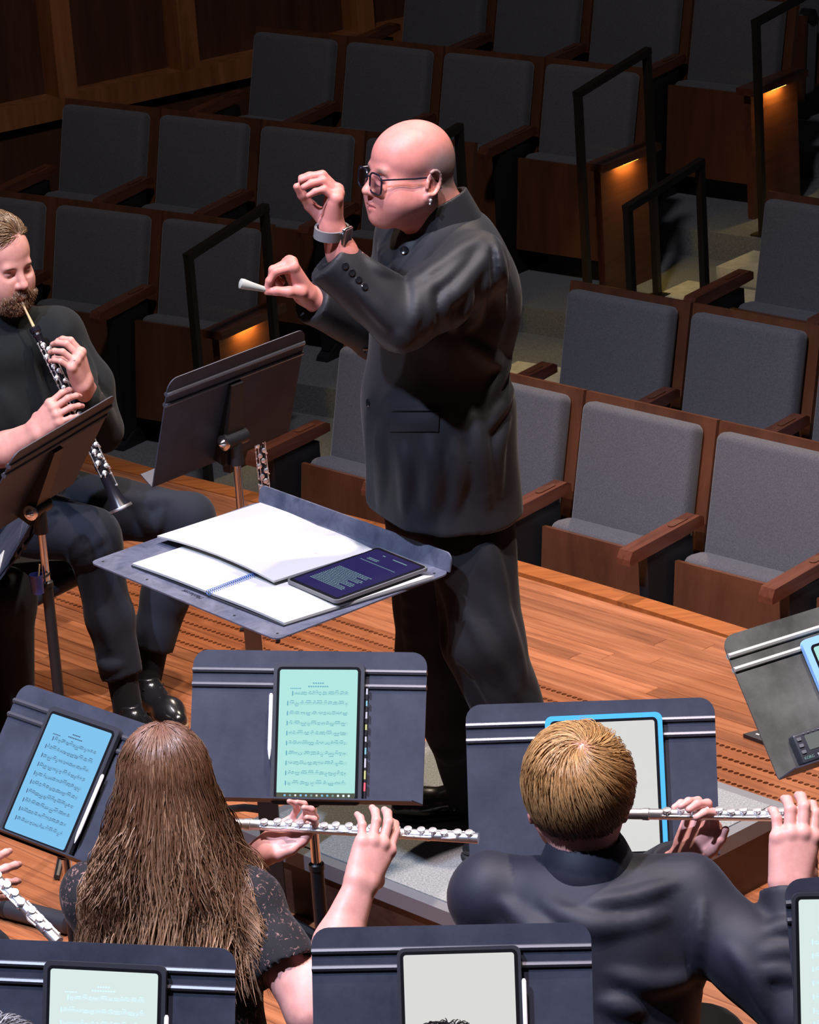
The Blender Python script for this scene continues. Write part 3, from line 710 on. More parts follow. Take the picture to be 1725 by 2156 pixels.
bk = empty('spiral_score', k0)
page('cover', [(276, 1190), (436, 1252), (545, 1212), (400, 1150)], (0.001,)*4, 0.004, 'case_black', bk, k0)
page('cover', [(436, 1254), (597, 1317), (918, 1219), (545, 1214)], (0.001,)*4, 0.003, 'case_black', bk, k0)
page('page_block', [(279, 1186), (437, 1245), (541, 1205), (400, 1146)], (0.006, 0.008, 0.008, 0.006), 0.006, 'paper', bk, k0, 0.003)
page('page_block', [(441, 1247), (599, 1311), (914, 1212), (546, 1207)], (0.006, 0.004, 0.004, 0.006), 0.006, 'paper', bk, k0, 0.004)
A, B = np.array(CD.uv(437, 1246, 0.016)), np.array(CD.uv(541, 1207, 0.016)); ns = 26
ex = nrm(B-A); ey = np.array([-ex[1], ex[0]])
for i in range(ns):
    c = A+(B-A)*(i+0.5)/ns; an = np.linspace(0, 2*math.pi, 13)
    MB().tube([CD.P(*(c+ey*0.009*math.cos(x)), 0.013+0.0065*math.sin(x))-k0 for x in an[:-1]]+[CD.P(*(c+ey*0.009), 0.013)-k0], 0.0009, 5).build('spiral_ring', 'wire_blue', bk)
tag(bk, 'open spiral-bound score lying on the conductor desk', 'score book')
k1 = CD.P(-0.02, 0.08, 0.02); bk = empty('loose_score', k1)
page('page_block', [(331, 1128), (456, 1166), (668, 1106), (548, 1058)], (0.018, 0.030, 0.026, 0.026), 0.005, 'paper', bk, k1, 0.006, 0.004)
page('page_block', [(456, 1166), (576, 1223), (786, 1157), (668, 1106)], (0.030, 0.024, 0.022, 0.026), 0.005, 'paper', bk, k1, 0.006, 0.005)
rr = random.Random(8)
for (x0, y0, nl) in ((560, 1090, 3), (640, 1150, 2)):
    for i in range(nl):
        p = [CD.P(*CD.uv(x0+i*26, y0+i*9, 0.042), 0.0405)-k1 for _ in (0,)][0]
        b = MB(); b.box(p, (0.028, 0.0018, 0.0006), CD.M); b.build('pencil_mark', 'paper_ink', bk)
tag(bk, 'open paper score with curled pages on top of the spiral score', 'score book')
t, E, X, Y, w_, h_ = tablet(CD, [(612, 1215), (700, 1254), (898, 1198), (800, 1160)], 'tablet with dark blue screen lying flat on the conductor desk', 'screen_night', case='podium_rim', cw=0.005, bez=0.009, off=0.018, thick=0.009, group=None)
b = MB(); rr = random.Random(2); o = 0.0282; base = np.array(t.location)
def glow(a0, a1, c0, c1): 
    q = [E(a0, c0, o)-base, E(a1, c0, o)-base, E(a1, c1, o)-base, E(a0, c1, o)-base]; b.add(q, [(0, 1, 2, 3)])
for i in range(15):
    y = -h_/2+0.035+i*0.0062
    x = -w_/2+0.02
    while x < w_/2-0.035-(0.03 if i % 4 == 3 else 0):
        l = rr.uniform(0.003, 0.009); glow(x, x+l, y, y+0.0026); x += l+0.0018
glow(-w_/2+0.02, w_/2-0.02, 0.06, 0.0615)
for i in range(14): glow(-w_/2+0.03+0.006*(i % 7), -w_/2+0.034+0.006*(i % 7), 0.072+0.006*(i//7), 0.075+0.006*(i//7))
glow(0.0, 0.055, h_/2-0.02, h_/2-0.017); glow(-0.04, -0.03, h_/2-0.02, h_/2-0.017)
b.build('screen_text', 'glow_text', t)
# ================================================================== small stage things
b0 = GZ(1590, 1552, 0.0); t = empty('floor_plate', b0)
q = [GZ(*p, 0.012)-b0 for p in ((1565, 1545), (1660, 1520), (1680, 1560), (1612, 1562))]
bb = MB(); bb.hexa([p-ZV*0.011 for p in q]+q); bb.build('plate', 'case_black', t)
MB().box(GZ(1596, 1546, 0.0125)-b0, (0.012, 0.006, 0.001), MS).build('mark', 'pencil_white', t)
tag(t, 'flat black floor plate behind the right-hand stand', 'floor plate')
# ================================================================== implicit surfaces for bodies and cloth
F32 = np.float32
def _f(x): return np.asarray(x, F32)
class Sdf:
    """ordered list of smooth unions / cuts of rounded cones, ellipsoids and boxes"""
    def __init__(s): s.ops = []; s.warp = []
    def _p(s, fn, k, op, ctr, rad): s.ops.append((fn, F32(k), op, np.asarray(ctr, float), float(rad))); return s
    def cone(s, a, b, ra, rb=None, k=0.01, op='u', squash=None):
        rb = ra if rb is None else rb; a64, b64 = np.asarray(a, float), np.asarray(b, float)
        a, b = _f(a), _f(b); ab = b-a; L2 = F32(max(ab@ab, 1e-12))
        if squash is not None:
            ax, fac = nrm(squash[0]).astype(F32), F32(squash[1])
        def fn(P):
            pa = P-a; h = np.clip((pa@ab)/L2, 0, 1); q = pa-h[:, None]*ab
            r = F32(ra)+F32(rb-ra)*h
            if squash is None: return np.sqrt(np.einsum('ij,ij->i', q, q))-r
            c = q@ax; q2 = np.einsum('ij,ij->i', q, q); return np.sqrt(np.maximum(q2-c*c, 0)+(c*fac)**2)/F32(max(1, fac**0.5))-r/F32(max(1, fac**0.5))
        return s._p(fn, k, op, (a64+b64)/2, np.linalg.norm(b64-a64)/2+max(ra, rb))
    def ell(s, c, r, M=None, k=0.01, op='u'):
        c64 = np.asarray(c, float); c = _f(c); r = _f(r); M = _f(np.eye(3) if M is None else M)
        mr = F32(r.min())
        def fn(P):
            q = (P-c)@M; k0 = np.sqrt(((q/r)**2).sum(1)); k1 = np.sqrt(((q/(r*r))**2).sum(1))
            return k0*(k0-1)/np.maximum(k1, F32(1e-6))
        return s._p(fn, k, op, c64, float(r.max()))
    def box(s, c, h, M=None, rnd=0.01, k=0.01, op='u'):
        c64 = np.asarray(c, float); c = _f(c); h = _f(h)-F32(rnd); M = _f(np.eye(3) if M is None else M)
        def fn(P):
            q = np.abs((P-c)@M)-h; return np.sqrt((np.maximum(q, 0)**2).sum(1))+np.minimum(q.max(1), 0)-F32(rnd)
        return s._p(fn, k, op, c64, float(np.linalg.norm(h)+rnd))
    def plane(s, p, n, k=0.0, op='i'):
        p, n = _f(p), nrm(n).astype(F32)
        return s._p(lambda P: (P-p)@n, k, op, p, 1e3)
    def noise(s, fn): s.warp.append(fn); return s
    def chain(s, pts, rad, k=0.01, op='u', squash=None):
        for i in range(len(pts)-1): s.cone(pts[i], pts[i+1], rad[i], rad[i+1], k, op, squash)
        return s
    def ev(s, P):
        P = _f(P); d = np.full(len(P), 10.0, F32); c = P.mean(0); R = float(np.sqrt(((P-c)**2).sum(1).max()))
        for fn, k, op, pc, pr in s.ops:
            if op in ('u', 's') and np.linalg.norm(c-pc) > R+pr+0.06+2*k:
                continue
            e = fn(P)
            if op == 's': e = -e; sub = True
            if op == 'u':
                if k > 0: h = np.maximum(k-np.abs(d-e), 0)/k; d = np.minimum(d, e)-h*h*k*F32(0.25)
                else: d = np.minimum(d, e)
            else:
                if k > 0: h = np.maximum(k-np.abs(d-e), 0)/k; d = np.maximum(d, e)+h*h*k*F32(0.25)
                else: d = np.maximum(d, e)
        for fn in s.warp: d = d+fn(P)
        return d
    def bounds(s):
        lo = np.min([c-r for _, _, op, c, r in s.ops if op == 'u'], 0); hi = np.max([c+r for _, _, op, c, r in s.ops if op == 'u'], 0); return lo-0.02, hi+0.02
    def mesh(s, h, lo=None, hi=None):
        if lo is None: lo, hi = s.bounds()
        lo = np.asarray(lo, float); B = 8
        nb = np.maximum(np.ceil((np.asarray(hi)-lo)/(h*B)).astype(int), 1); n = nb*B
        D = np.empty(tuple(n), F32)
        g = np.arange(B)*h
        off = np.stack(np.meshgrid(g, g, g, indexing='ij'), -1).reshape(-1, 3)
        bi = np.stack(np.meshgrid(*[np.arange(k) for k in nb], indexing='ij'), -1).reshape(-1, 3)
        cen = lo+bi*(h*B)+h*(B-1)/2
        half = h*B*0.866*1.15+0.006
        # coarse pass in chunks of neighbouring blocks
        cd_ = np.empty(len(cen), F32)
        for i in range(0, len(cen), 512): cd_[i:i+512] = s.ev(cen[i:i+512])
        for q, dv in zip(bi, cd_):
            x, y, z = q*B
            if abs(dv) < half:
                D[x:x+B, y:y+B, z:z+B] = s.ev(lo+q*(h*B)+off).reshape(B, B, B)
            else: D[x:x+B, y:y+B, z:z+B] = dv
        return surface_nets(D, lo, h)
def surface_nets(D, lo, h):
    S = D < 0; nx, ny, nz = D.shape
    c = np.zeros((nx-1, ny-1, nz-1), np.int8)
    for i in (0, 1):
        for j in (0, 1):
            for k in (0, 1): c += S[i:nx-1+i, j:ny-1+j, k:nz-1+k]
    act = (c > 0) & (c < 8); idx = np.argwhere(act)
    vid = np.full(act.shape, -1, np.int64); vid[act] = np.arange(len(idx))
    acc = np.zeros((len(idx), 3)); cnt = np.zeros(len(idx))
    corners = [(i, j, k) for i in (0, 1) for j in (0, 1) for k in (0, 1)]
    val = {q: D[idx[:, 0]+q[0], idx[:, 1]+q[1], idx[:, 2]+q[2]].astype(float) for q in corners}
    for q in corners:
        for ax in range(3):
            if q[ax] == 0:
                q2 = list(q); q2[ax] = 1; q2 = tuple(q2); a, b = val[q], val[q2]; m_ = (a < 0) != (b < 0)
                t = np.where(m_, a/np.where(m_, a-b, 1), 0)
                p = np.tile(np.array(q, float), (len(idx), 1)); p[:, ax] += t
                acc[m_] += p[m_]; cnt[m_] += 1
    V = lo+(idx+acc/np.maximum(cnt, 1)[:, None])*h
    Fs = []
    for ax in range(3):
        a1, a2 = (ax+1) % 3, (ax+2) % 3
        sl0 = [slice(None)]*3; sl1 = [slice(None)]*3
        sl0[ax] = slice(0, -1); sl1[ax] = slice(1, None)
        for a in (a1, a2): sl0[a] = slice(1, -1); sl1[a] = slice(1, -1)
        s0, s1 = S[tuple(sl0)], S[tuple(sl1)]
        for flip, msk in ((False, s0 & ~s1), (True, ~s0 & s1)):
            e = np.argwhere(msk)
            if not len(e): continue
            e[:, a1] += 1; e[:, a2] += 1
            def cell(d1, d2):
                q = e.copy(); q[:, a1] -= d1; q[:, a2] -= d2; return vid[q[:, 0], q[:, 1], q[:, 2]]
            qd = np.stack([cell(1, 1), cell(0, 1), cell(0, 0), cell(1, 0)], 1)
            Fs.append(qd[:, ::-1] if flip else qd)
    F = np.concatenate(Fs) if Fs else np.zeros((0, 4), int)
    return V, F[(F >= 0).all(1)]
def mesh_obj(name, parts, material, parent=None, base=(0, 0, 0), color=None, sharp=None):
    """parts: list of (V,F); linked as one smooth mesh; color(V)->rgb makes a colour attribute 'Col'"""
    off = 0; Vs = []; Fs = []
    for V, F in parts: Vs.append(V); Fs.append(F+off); off += len(V)
    V = np.concatenate(Vs); F = np.concatenate(Fs)
    me = bpy.data.meshes.new(name); me.vertices.add(len(V)); me.vertices.foreach_set('co', (V-np.asarray(base)).astype(F32).ravel())
    k = F.shape[1]
    me.loops.add(F.size); me.loops.foreach_set('vertex_index', F.ravel().astype(np.int32))
    me.polygons.add(len(F)); me.polygons.foreach_set('loop_start', np.arange(0, F.size, k, dtype=np.int32)); me.polygons.foreach_set('loop_total', np.full(len(F), k, np.int32))
    me.polygons.foreach_set('use_smooth', np.ones(len(F), bool))
    me.update(calc_edges=True); me.validate()
    if color is not None:
        c = np.ones((len(V), 4), F32); c[:, :3] = color(V); at = me.color_attributes.new('Col', 'FLOAT_COLOR', 'POINT'); at.data.foreach_set('color', c.ravel())
    me.materials.append(MATS[material] if isinstance(material, str) else material)
    return link(bpy.data.objects.new(name, me), parent)
def relax(V, F, it=1, lam=0.5):
    for _ in range(it):
        acc = np.zeros_like(V); cn = np.zeros(len(V))
        for a, b in ((0, 1), (1, 2), (2, 3), (3, 0)):
            np.add.at(acc, F[:, a], V[F[:, b]]); np.add.at(acc, F[:, b], V[F[:, a]]); np.add.at(cn, F[:, a], 1); np.add.at(cn, F[:, b], 1)
        V = V+(acc/np.maximum(cn, 1)[:, None]-V)*lam
    return V
def swave(freqs, amp, seed):
    """cheap smooth noise: sum of sines in random directions"""
    g = np.random.default_rng(seed); ks = g.normal(size=(len(freqs), 3)); ks = ks/np.linalg.norm(ks, axis=1)[:, None]*np.array(freqs)[:, None]; ph = g.uniform(0, 6.28, len(freqs))
    ks = ks.astype(F32)
    return lambda P: F32(amp)*np.sin(P@ks.T+ph.astype(F32)).mean(1)
def lerp(a, b, t): return np.asarray(a, float)*(1-t)+np.asarray(b, float)*t
# ------------------------------------------------------------------ skin and cloth materials
def skin_mat(name, tint=(1, 1, 1)):
    mm = mat(name, (0.6, 0.35, 0.28), 0.5, spec=0.35, sss=0.12); N, L, b = nodes(mm)
    at = N.new('ShaderNodeAttribute'); at.attribute_name = 'Col'
    v = coords(mm); f = noise(mm, v, 45, 4, 0.6); c = ramp(mm, f, [(0.3, (0.86, 0.80, 0.80)), (0.7, (1.0, 1.0, 1.0))])
    setcol(mm, mixc(mm, 1.0, at.outputs['Color'], c, 'MULTIPLY')); f2 = noise(mm, v, 600, 2, 0.6); bump(mm, f2, 0.12, 0.0015)
    return mm
skin_mat('skin')
def cloth(name, col, rough=0.8, sheen=0.06, scale=700, bs=0.15, spec=0.25):
    mm = mat(name, col, rough, spec=spec, sheen=sheen); v = coords(mm); f = noise(mm, v, scale, 2, 0.6); bump(mm, f, bs, 0.0008)
    f2 = noise(mm, v, 6, 3, 0.5); d = tuple(x*0.75 for x in col); e = tuple(x*1.25 for x in col); setcol(mm, ramp(mm, f2, [(0.3, d), (0.7, e)])); return mm
cloth('suit_black', (0.0075, 0.0078, 0.0105), 0.62, 0.05, spec=0.35); cloth('suit_navy', (0.0095, 0.0105, 0.020), 0.65, 0.05, spec=0.35); cloth('knit_black', (0.008, 0.010, 0.011), 0.9, 0.05)
cloth('trouser_black', (0.006, 0.006, 0.008), 0.8, 0.04); cloth('trouser_navy', (0.009, 0.012, 0.020), 0.85, 0.06); cloth('sock_black', (0.006, 0.006, 0.007), 0.95)
cloth('lace_black', (0.014, 0.014, 0.016), 0.85); mat('leather_black', (0.012, 0.012, 0.014), 0.22, spec=0.6, coat=0.3); mat('sole_tan', (0.22, 0.13, 0.07), 0.6)
mat('button_black', (0.008, 0.008, 0.010), 0.15, spec=0.7)
# ------------------------------------------------------------------ hand builder
def hand(s, wrist, d, palm, side, curls, thumb, size=1.0, spread=(0.10, 0.02, -0.06, -0.14), k=0.007, rad=1.0):
    """wrist point; d fingers direction; palm direction the palm faces; side +1/-1 picks the thumb side (cross(d,palm)*side)
    curls: per finger (mcp, pip, dip) degrees; thumb: three local points (d, s, n) or preset"""
    d = nrm(d); n = nrm(np.asarray(palm)-d*np.dot(palm, d)); t = np.cross(d, n)*side
    W = np.asarray(wrist, float); z = size
    L = lambda a, b, c: W+z*(d*a+t*b+n*c)
    mcp = [(0.094, 0.031, 0.002), (0.098, 0.0095, -0.003), (0.094, -0.012, -0.002), (0.085, -0.031, 0.003)]
    wr = [(0.012, 0.016, 0), (0.012, 0.006, 0), (0.012, -0.006, 0), (0.012, -0.016, 0)]
    for (a, b) in zip(wr, mcp): s.cone(L(*a), L(*b), 0.0185*z*rad, 0.0125*z*rad, k=0.014*z)
    s.cone(L(0.03, 0.012, 0.008), L(0.075, 0.02, 0.007), 0.014*z, 0.011*z, k=0.012)
    s.cone(L(0.03, -0.02, 0.008), L(0.07, -0.028, 0.006), 0.014*z, 0.011*z, k=0.012)
    lens = [(0.043, 0.026, 0.019), (0.047, 0.029, 0.020), (0.043, 0.027, 0.020), (0.034, 0.020, 0.018)]
    rads = [(0.0098, 0.0088, 0.0078, 0.0066), (0.0100, 0.0090, 0.0080, 0.0068), (0.0095, 0.0084, 0.0075, 0.0064), (0.0085, 0.0074, 0.0066, 0.0058)]
    tips = []
    for f in range(4):
        p = L(*mcp[f]); sp = spread[f]; fd = nrm(d*math.cos(sp)+t*math.sin(sp)); ang = 0.0; pts = [p]
        for j in range(3):
            ang += R_(curls[f][j]); q = fd*math.cos(ang)+n*math.sin(ang); p = p+q*lens[f][j]*z; pts.append(p)
        r = [x*z*rad for x in rads[f]]
        s.chain(pts, r, k=0.0045*z)
        s.ell(L(mcp[f][0], mcp[f][1], mcp[f][2]-0.004), (0.011*z*rad,)*3, k=0.008)
        tips.append(pts)
    th = [L(*p) for p in thumb]
    s.cone(L(0.018, 0.012, 0.004), th[0], 0.018*z, 0.0150*z, k=0.012)
    s.chain(th, [0.0150*z*rad, 0.0112*z*rad, 0.0092*z*rad, 0.0072*z*rad][:len(th)], k=0.006*z)
    return tips, th
TH_REST = [(0.030, 0.034, 0.012), (0.060, 0.050, 0.022), (0.088, 0.054, 0.030), (0.108, 0.050, 0.034)]
def forearm(s, elbow, wrist, d, palm, rw=0.026, re=0.044, k=0.012):
    """forearm flattening to the wrist"""
    w = np.asarray(wrist, float); e = np.asarray(elbow, float); n = nrm(np.asarray(palm)-nrm(d)*np.dot(palm, nrm(d))); t = np.cross(nrm(d), n)
    m_ = lerp(w, e, 0.45)
    for sg in (-1, 1): s.cone(w+t*sg*0.010+nrm(d)*0.012, m_+t*sg*0.012, rw*0.80, re*0.86, k=k)
    s.cone(m_, e, re*0.95, re, k=0.03)
# ------------------------------------------------------------------ head builder
def head_frame(c, fwd, up):
    x = nrm(fwd); y = nrm(np.cross(up, x)); z = np.cross(x, y); return np.asarray(c, float), np.array([x, y, z]).T      # columns: forward, left, up
def head(s, c, M, sc=1.0, nose=1.0, jaw=1.0, fat=0.0, ears=True, chin=1.0, brow=1.0, es=1.2):
    """skull, face and ears; local axes forward/left/up with the origin midway between the ear canals"""
    H = lambda x, y, z: np.asarray(c)+M@(np.array([x, y, z], float)*sc)
    E = lambda r: tuple(np.array(r)*sc)
    s.ell(H(-0.006, 0, 0.052), E((0.092, 0.077, 0.080)), M, k=0.02)
    s.ell(H(0.030, 0, 0.040), E((0.066, 0.065, 0.064)), M, k=0.03)
    s.ell(H(-0.036, 0, 0.018), E((0.060, 0.064, 0.062)), M, k=0.03)
    s.ell(H(0.040, 0, -0.022), E((0.056, 0.058, 0.062)), M, k=0.03)                       # mid face
    s.ell(H(0.050, 0, -0.060), E((0.045, 0.045*jaw, 0.040)), M, k=0.025)                  # mouth block
    for sg in (-1, 1):
        s.cone(H(0.005, sg*0.056*jaw, -0.038), H(0.066, sg*0.020, -0.088), 0.022*sc*jaw, 0.018*sc, k=0.045)   # jaw line
        s.ell(H(0.066, sg*0.036, -0.020), E((0.024, 0.020, 0.022)), M, k=0.035)            # cheek bone
        s.ell(H(0.058, sg*0.038, -0.048), E((0.030, 0.022+fat, 0.032)), M, k=0.04)
    s.ell(H(0.079, 0, -0.092), E((0.017*chin, 0.022, 0.017)), M, k=0.018)                 # chin
    s.cone(H(0.086, -0.034, 0.022), H(0.086, 0.034, 0.022), 0.0095*sc*brow, 0.0095*sc*brow, k=0.016)          # brow
    for sg in (-1, 1):
        s.ell(H(0.097, sg*0.031, 0.004), E((0.014, 0.018, 0.012)), M, k=0.012, op='s')    # eye socket
        s.ell(H(0.0795, sg*0.031, 0.003), E((0.0135, 0.0145, 0.0120)), M, k=0.003)        # lidded eye
    s.cone(H(0.091, 0, 0.014), H(0.110*1.0, 0, -0.022), 0.0085*sc, 0.0105*sc*nose, k=0.010)                   # nose
    s.ell(H(0.113, 0, -0.028), E((0.0115*nose, 0.0115*nose, 0.0095)), M, k=0.008)
    for sg in (-1, 1): s.ell(H(0.102, sg*0.0125, -0.031), E((0.0105, 0.0080, 0.0075)), M, k=0.006)
    for sg in (-1, 1): s.ell(H(0.105, sg*0.0070, -0.0375), E((0.0055, 0.0035, 0.003)), M, k=0.002, op='s')
    for sg in (-1, 1):                                                                    # lips
        s.cone(H(0.1020, 0, -0.0575), H(0.0935, sg*0.022, -0.0620), 0.0058*sc, 0.0040*sc, k=0.005)
        s.cone(H(0.1000, 0, -0.0700), H(0.0925, sg*0.020, -0.0665), 0.0062*sc, 0.0042*sc, k=0.005)
        s.cone(H(0.1070, 0, -0.0634), H(0.0975, sg*0.024, -0.0645), 0.0018*sc, 0.0018*sc, k=0.003, op='s')
    if ears:
        for sg in (-1, 1):
            Me = M@np.array(Matrix.Rotation(sg*R_(14), 3, 'Z'))@np.array(Matrix.Rotation(R_(-12), 3, 'Y'))
            o = H(-0.010, sg*0.079, -0.004)
            e = lambda x, y, z: o+Me@(np.array([x, sg*y, z])*sc*es)
            an = np.linspace(-2.3, 2.55, 12)
            pts = [e(-0.004-0.0165*math.cos(a-0.25), 0.006, 0.007+0.0245*math.sin(a+0.0)) for a in an]
            pts = [e(0.002-0.0175*math.cos(a), 0.0075, 0.006+0.0240*math.sin(a)) for a in np.linspace(2.2, -1.75, 12)]
            s.chain(pts, [0.0042*sc]*12, k=0.003)
            s.ell(e(0.000, 0.002, 0.004), E((0.0165*es, 0.0050, 0.0235*es)), Me, k=0.004)
            s.ell(e(0.004, 0.004, -0.0235), E((0.0085*es, 0.0050, 0.0095*es)), Me, k=0.005)     # lobe
            s.ell(e(0.004, 0.0085, 0.001), E((0.0085*es, 0.0060, 0.0120*es)), Me, k=0.003, op='s')   # concha
            s.cone(e(0.0125, 0.005, 0.006), e(0.0125, 0.006, -0.006), 0.0038*sc, 0.0036*sc, k=0.004)
    return H
def skin_color(base=(0.60, 0.33, 0.27), zones=()):
    """zones: (centre, radius, colour, softness)"""
    base = np.array(base)
    def fn(V):
        c = np.tile(base, (len(V), 1))
        for ctr, r, col, soft, *M in zones:
            d = V-np.asarray(ctr)
            q = (d@M[0])/np.asarray(r) if M else d/np.asarray(r)
            w_ = np.clip((1-np.sqrt((q*q).sum(1)))/soft, 0, 1)[:, None]; c = c*(1-w_)+np.array(col)*w_
        return c
    return fn
# ------------------------------------------------------------------ strands (hair)
def strands(curves, rad, sides=3, taper=0.35):
    """curves (N,m,3) -> V,F quads of thin tubes"""
    C = np.asarray(curves, float); N, m_, _ = C.shape
    T = np.zeros_like(C); T[:, 1:-1] = C[:, 2:]-C[:, :-2]; T[:, 0] = C[:, 1]-C[:, 0]; T[:, -1] = C[:, -1]-C[:, -2]
    T /= np.maximum(np.linalg.norm(T, axis=2, keepdims=True), 1e-9)
    A = np.array([0.31, 0.52, 0.79]); X = np.cross(T, A); X /= np.maximum(np.linalg.norm(X, axis=2, keepdims=True), 1e-9); Y = np.cross(T, X)
    rad = np.broadcast_to(np.asarray(rad, float), (N,)) if np.ndim(rad) else np.full(N, rad)
    prof = np.concatenate([[0.7], np.ones(m_-2), [taper]]) if m_ > 2 else np.ones(m_)
    V = np.zeros((N, m_, sides, 3))
    for j in range(sides):
        a = 2*math.pi*j/sides; V[:, :, j] = C+(X*math.cos(a)+Y*math.sin(a))*(rad[:, None]*prof)[:, :, None]
    i = np.arange(N)[:, None, None]*m_*sides; k = np.arange(m_-1)[None, :, None]*sides; j = np.arange(sides)[None, None, :]; j2 = (j+1) % sides
    F = np.stack([i+k+j, i+k+j2, i+k+sides+j2, i+k+sides+j], -1).reshape(-1, 4)
    return V.reshape(-1, 3), F
def hair_mat(name, rough=0.33):
    mm = mat(name, (0.2, 0.1, 0.05), rough, spec=0.5); N, L, b = nodes(mm)
    at = N.new('ShaderNodeAttribute'); at.attribute_name = 'Col'; L.new(at.outputs['Color'], b.inputs['Base Color']); return mm
hair_mat('hair')
def hair_obj(name, curves, rad, cols, parent, base):
    """cols (N,3) colour per strand, or (N,m,3)"""
    V, F = strands(curves, rad); N, m_ = np.asarray(curves).shape[:2]
    c = np.asarray(cols); c = np.repeat(c[:, None], m_, 1) if c.ndim == 2 else c
    cc = np.repeat(c[:, :, None], 3, 2).reshape(-1, 3)
    return mesh_obj(name, [(V, F)], 'hair', parent, base, color=lambda V_: cc)
# ------------------------------------------------------------------ helpers that place details on a surface seen from a direction
def hit(s, px, py, z0=6.2, z1=11.0, n=170):
    d = ray(px, py); ts = np.linspace(z0, z1, n); P = CAM+ts[:, None]*d
    v = s.ev(P); k = np.argmax(v < 0)
    if v[k] >= 0: return None
    a, b = (ts[k-1], ts[k]) if k else (ts[0], ts[0])
    for _ in range(4):
        tt = np.linspace(a, b, 9); vv = s.ev(CAM+tt[:, None]*d); j = max(np.argmax(vv < 0), 1); a, b = tt[j-1], tt[j]
    return CAM+b*d
def grad(s, p, e=0.004):
    Q = np.array([p+np.eye(3)[i]*e for i in range(3)]+[p-np.eye(3)[i]*e for i in range(3)]); v = s.ev(Q); return nrm(v[:3]-v[3:])
def folds(s, lines, far=None):
    """lines: (pixel polyline, radius, 'u' ridge or 's' groove, depth) raised on the surface seen there"""
    add = []
    for pts, r, op, dep in lines:
        P = []
        for a, b in zip(pts[:-1], pts[1:]):
            for t in np.linspace(0, 1, 6)[:-1]: P.append((a[0]+(b[0]-a[0])*t, a[1]+(b[1]-a[1])*t))
        P.append(pts[-1]); Q = []
        for p in P:
            q = hit(s, *p)
            if q is None: continue
            if Q and np.linalg.norm(q-Q[-1][0]) > 0.12: continue
            Q.append((q, grad(s, q)))
        if len(Q) < 2: continue
        m_ = len(Q); c = np.array([q-g*(dep if op == 'u' else -dep) for q, g in Q])
        for _ in range(3): c[1:-1] = c[1:-1]*0.5+(c[:-2]+c[2:])*0.25
        rr = [max(r*math.sin(math.pi*(i+0.6)/(m_+0.2)), r*0.25) for i in range(m_)]
        add.append((c, rr, op, r))
    for c, rr, op, r in add: s.chain(c, rr, k=r*1.7, op=op)
def shoe(heel, toe, base_z, L=0.30, w=0.052, h=0.075):
    """leather shoe upper and sole as two shapes; heel/toe xy"""
    hl = np.array([heel[0], heel[1], base_z]); tl = np.array([toe[0], toe[1], base_z]); d = nrm(tl-hl); t = np.cross(ZV, d)
    P = lambda a, b, z: hl+d*a*L+t*b+ZV*z
    u = Sdf()
    u.cone(P(0.16, 0, 0.040), P(0.42, 0, 0.043), 0.036, 0.036, k=0.02); u.cone(P(0.42, 0, 0.040), P(0.70, 0, 0.032), 0.040, 0.043, k=0.03)
    u.cone(P(0.70, 0, 0.030), P(0.88, 0, 0.026), 0.043, 0.027, k=0.03); u.cone(P(0.14, 0, 0.035), P(0.15, 0, h+0.03), 0.038, 0.037, k=0.02); u.cone(P(0.30, 0, 0.055), P(0.27, 0, h+0.025), 0.036, 0.034, k=0.03)
    u.plane(P(0, 0, 0.014), -ZV, k=0.004); u.plane(P(0.2, 0, h+0.028), ZV+d*-0.15, k=0.004)
    so = Sdf()
    so.cone(P(0.13, 0, 0.012), P(0.45, 0, 0.012), 0.039, 0.036, k=0.02); so.cone(P(0.45, 0, 0.012), P(0.70, 0, 0.012), 0.036, 0.046, k=0.03); so.cone(P(0.70, 0, 0.012), P(0.89, 0, 0.012), 0.046, 0.030, k=0.03)
    so.plane(P(0, 0, 0.0), -ZV, k=0.0); so.plane(P(0, 0, 0.017), ZV, k=0.003)
    return u, so, P
def shoe_parts(parent, base, heel, toe, bz, L=0.30, laces=True, strap=False, sole='rubber', h=0.0045):
    u, so, P = shoe(heel, toe, bz, L)
    s_ = mesh_obj('shoe', [u.mesh(h)], 'leather_black', parent, base); mesh_obj('sole', [so.mesh(h)], sole, s_)
    s_.children[0].location = (0, 0, 0)
    for v in s_.children: v.data.transform(Matrix.Translation(Vector(-np.asarray(base, float))))
    if laces:
        for i in range(4):
            a = 0.40+0.075*i; b = MB(); zz = 0.082-0.006*i
            b.tube([P(a, -0.024, zz-0.012)-base, P(a+0.02, -0.012, zz)-base, P(a+0.03, 0.012, zz)-base, P(a+0.03, 0.024, zz-0.012)-base], 0.0022, 6)
            b.tube([P(a, 0.024, zz-0.012)-base, P(a+0.02, 0.012, zz+0.001)-base, P(a+0.03, -0.012, zz+0.001)-base, P(a+0.03, -0.024, zz-0.012)-base], 0.0022, 6); b.build('lace', 'sock_black', s_)
        b = MB()
        for sg in (-1, 1):
            an = np.linspace(0, 2*math.pi, 10); b.tube([P(0.40, sg*(0.018+0.016*math.sin(x/2)), 0.088-0.006*abs(math.sin(x)))+P(0.02*math.cos(x), 0, 0)-P(0, 0, 0)-base for x in an], 0.002, 6)
        b.build('lace_bow', 'sock_black', s_)
    if strap:
        b = MB(); b.tube([P(0.44, -0.047, 0.035)-base, P(0.42, -0.030, 0.083)-base, P(0.42, 0.0, 0.092)-base, P(0.42, 0.030, 0.083)-base, P(0.44, 0.047, 0.035)-base], 0.010, 8); b.build('strap', 'leather_black', s_)
        MB().box(P(0.42, 0.022, 0.096)-base, (0.02, 0.014, 0.005)).build('buckle', 'chrome', s_)
    return s_
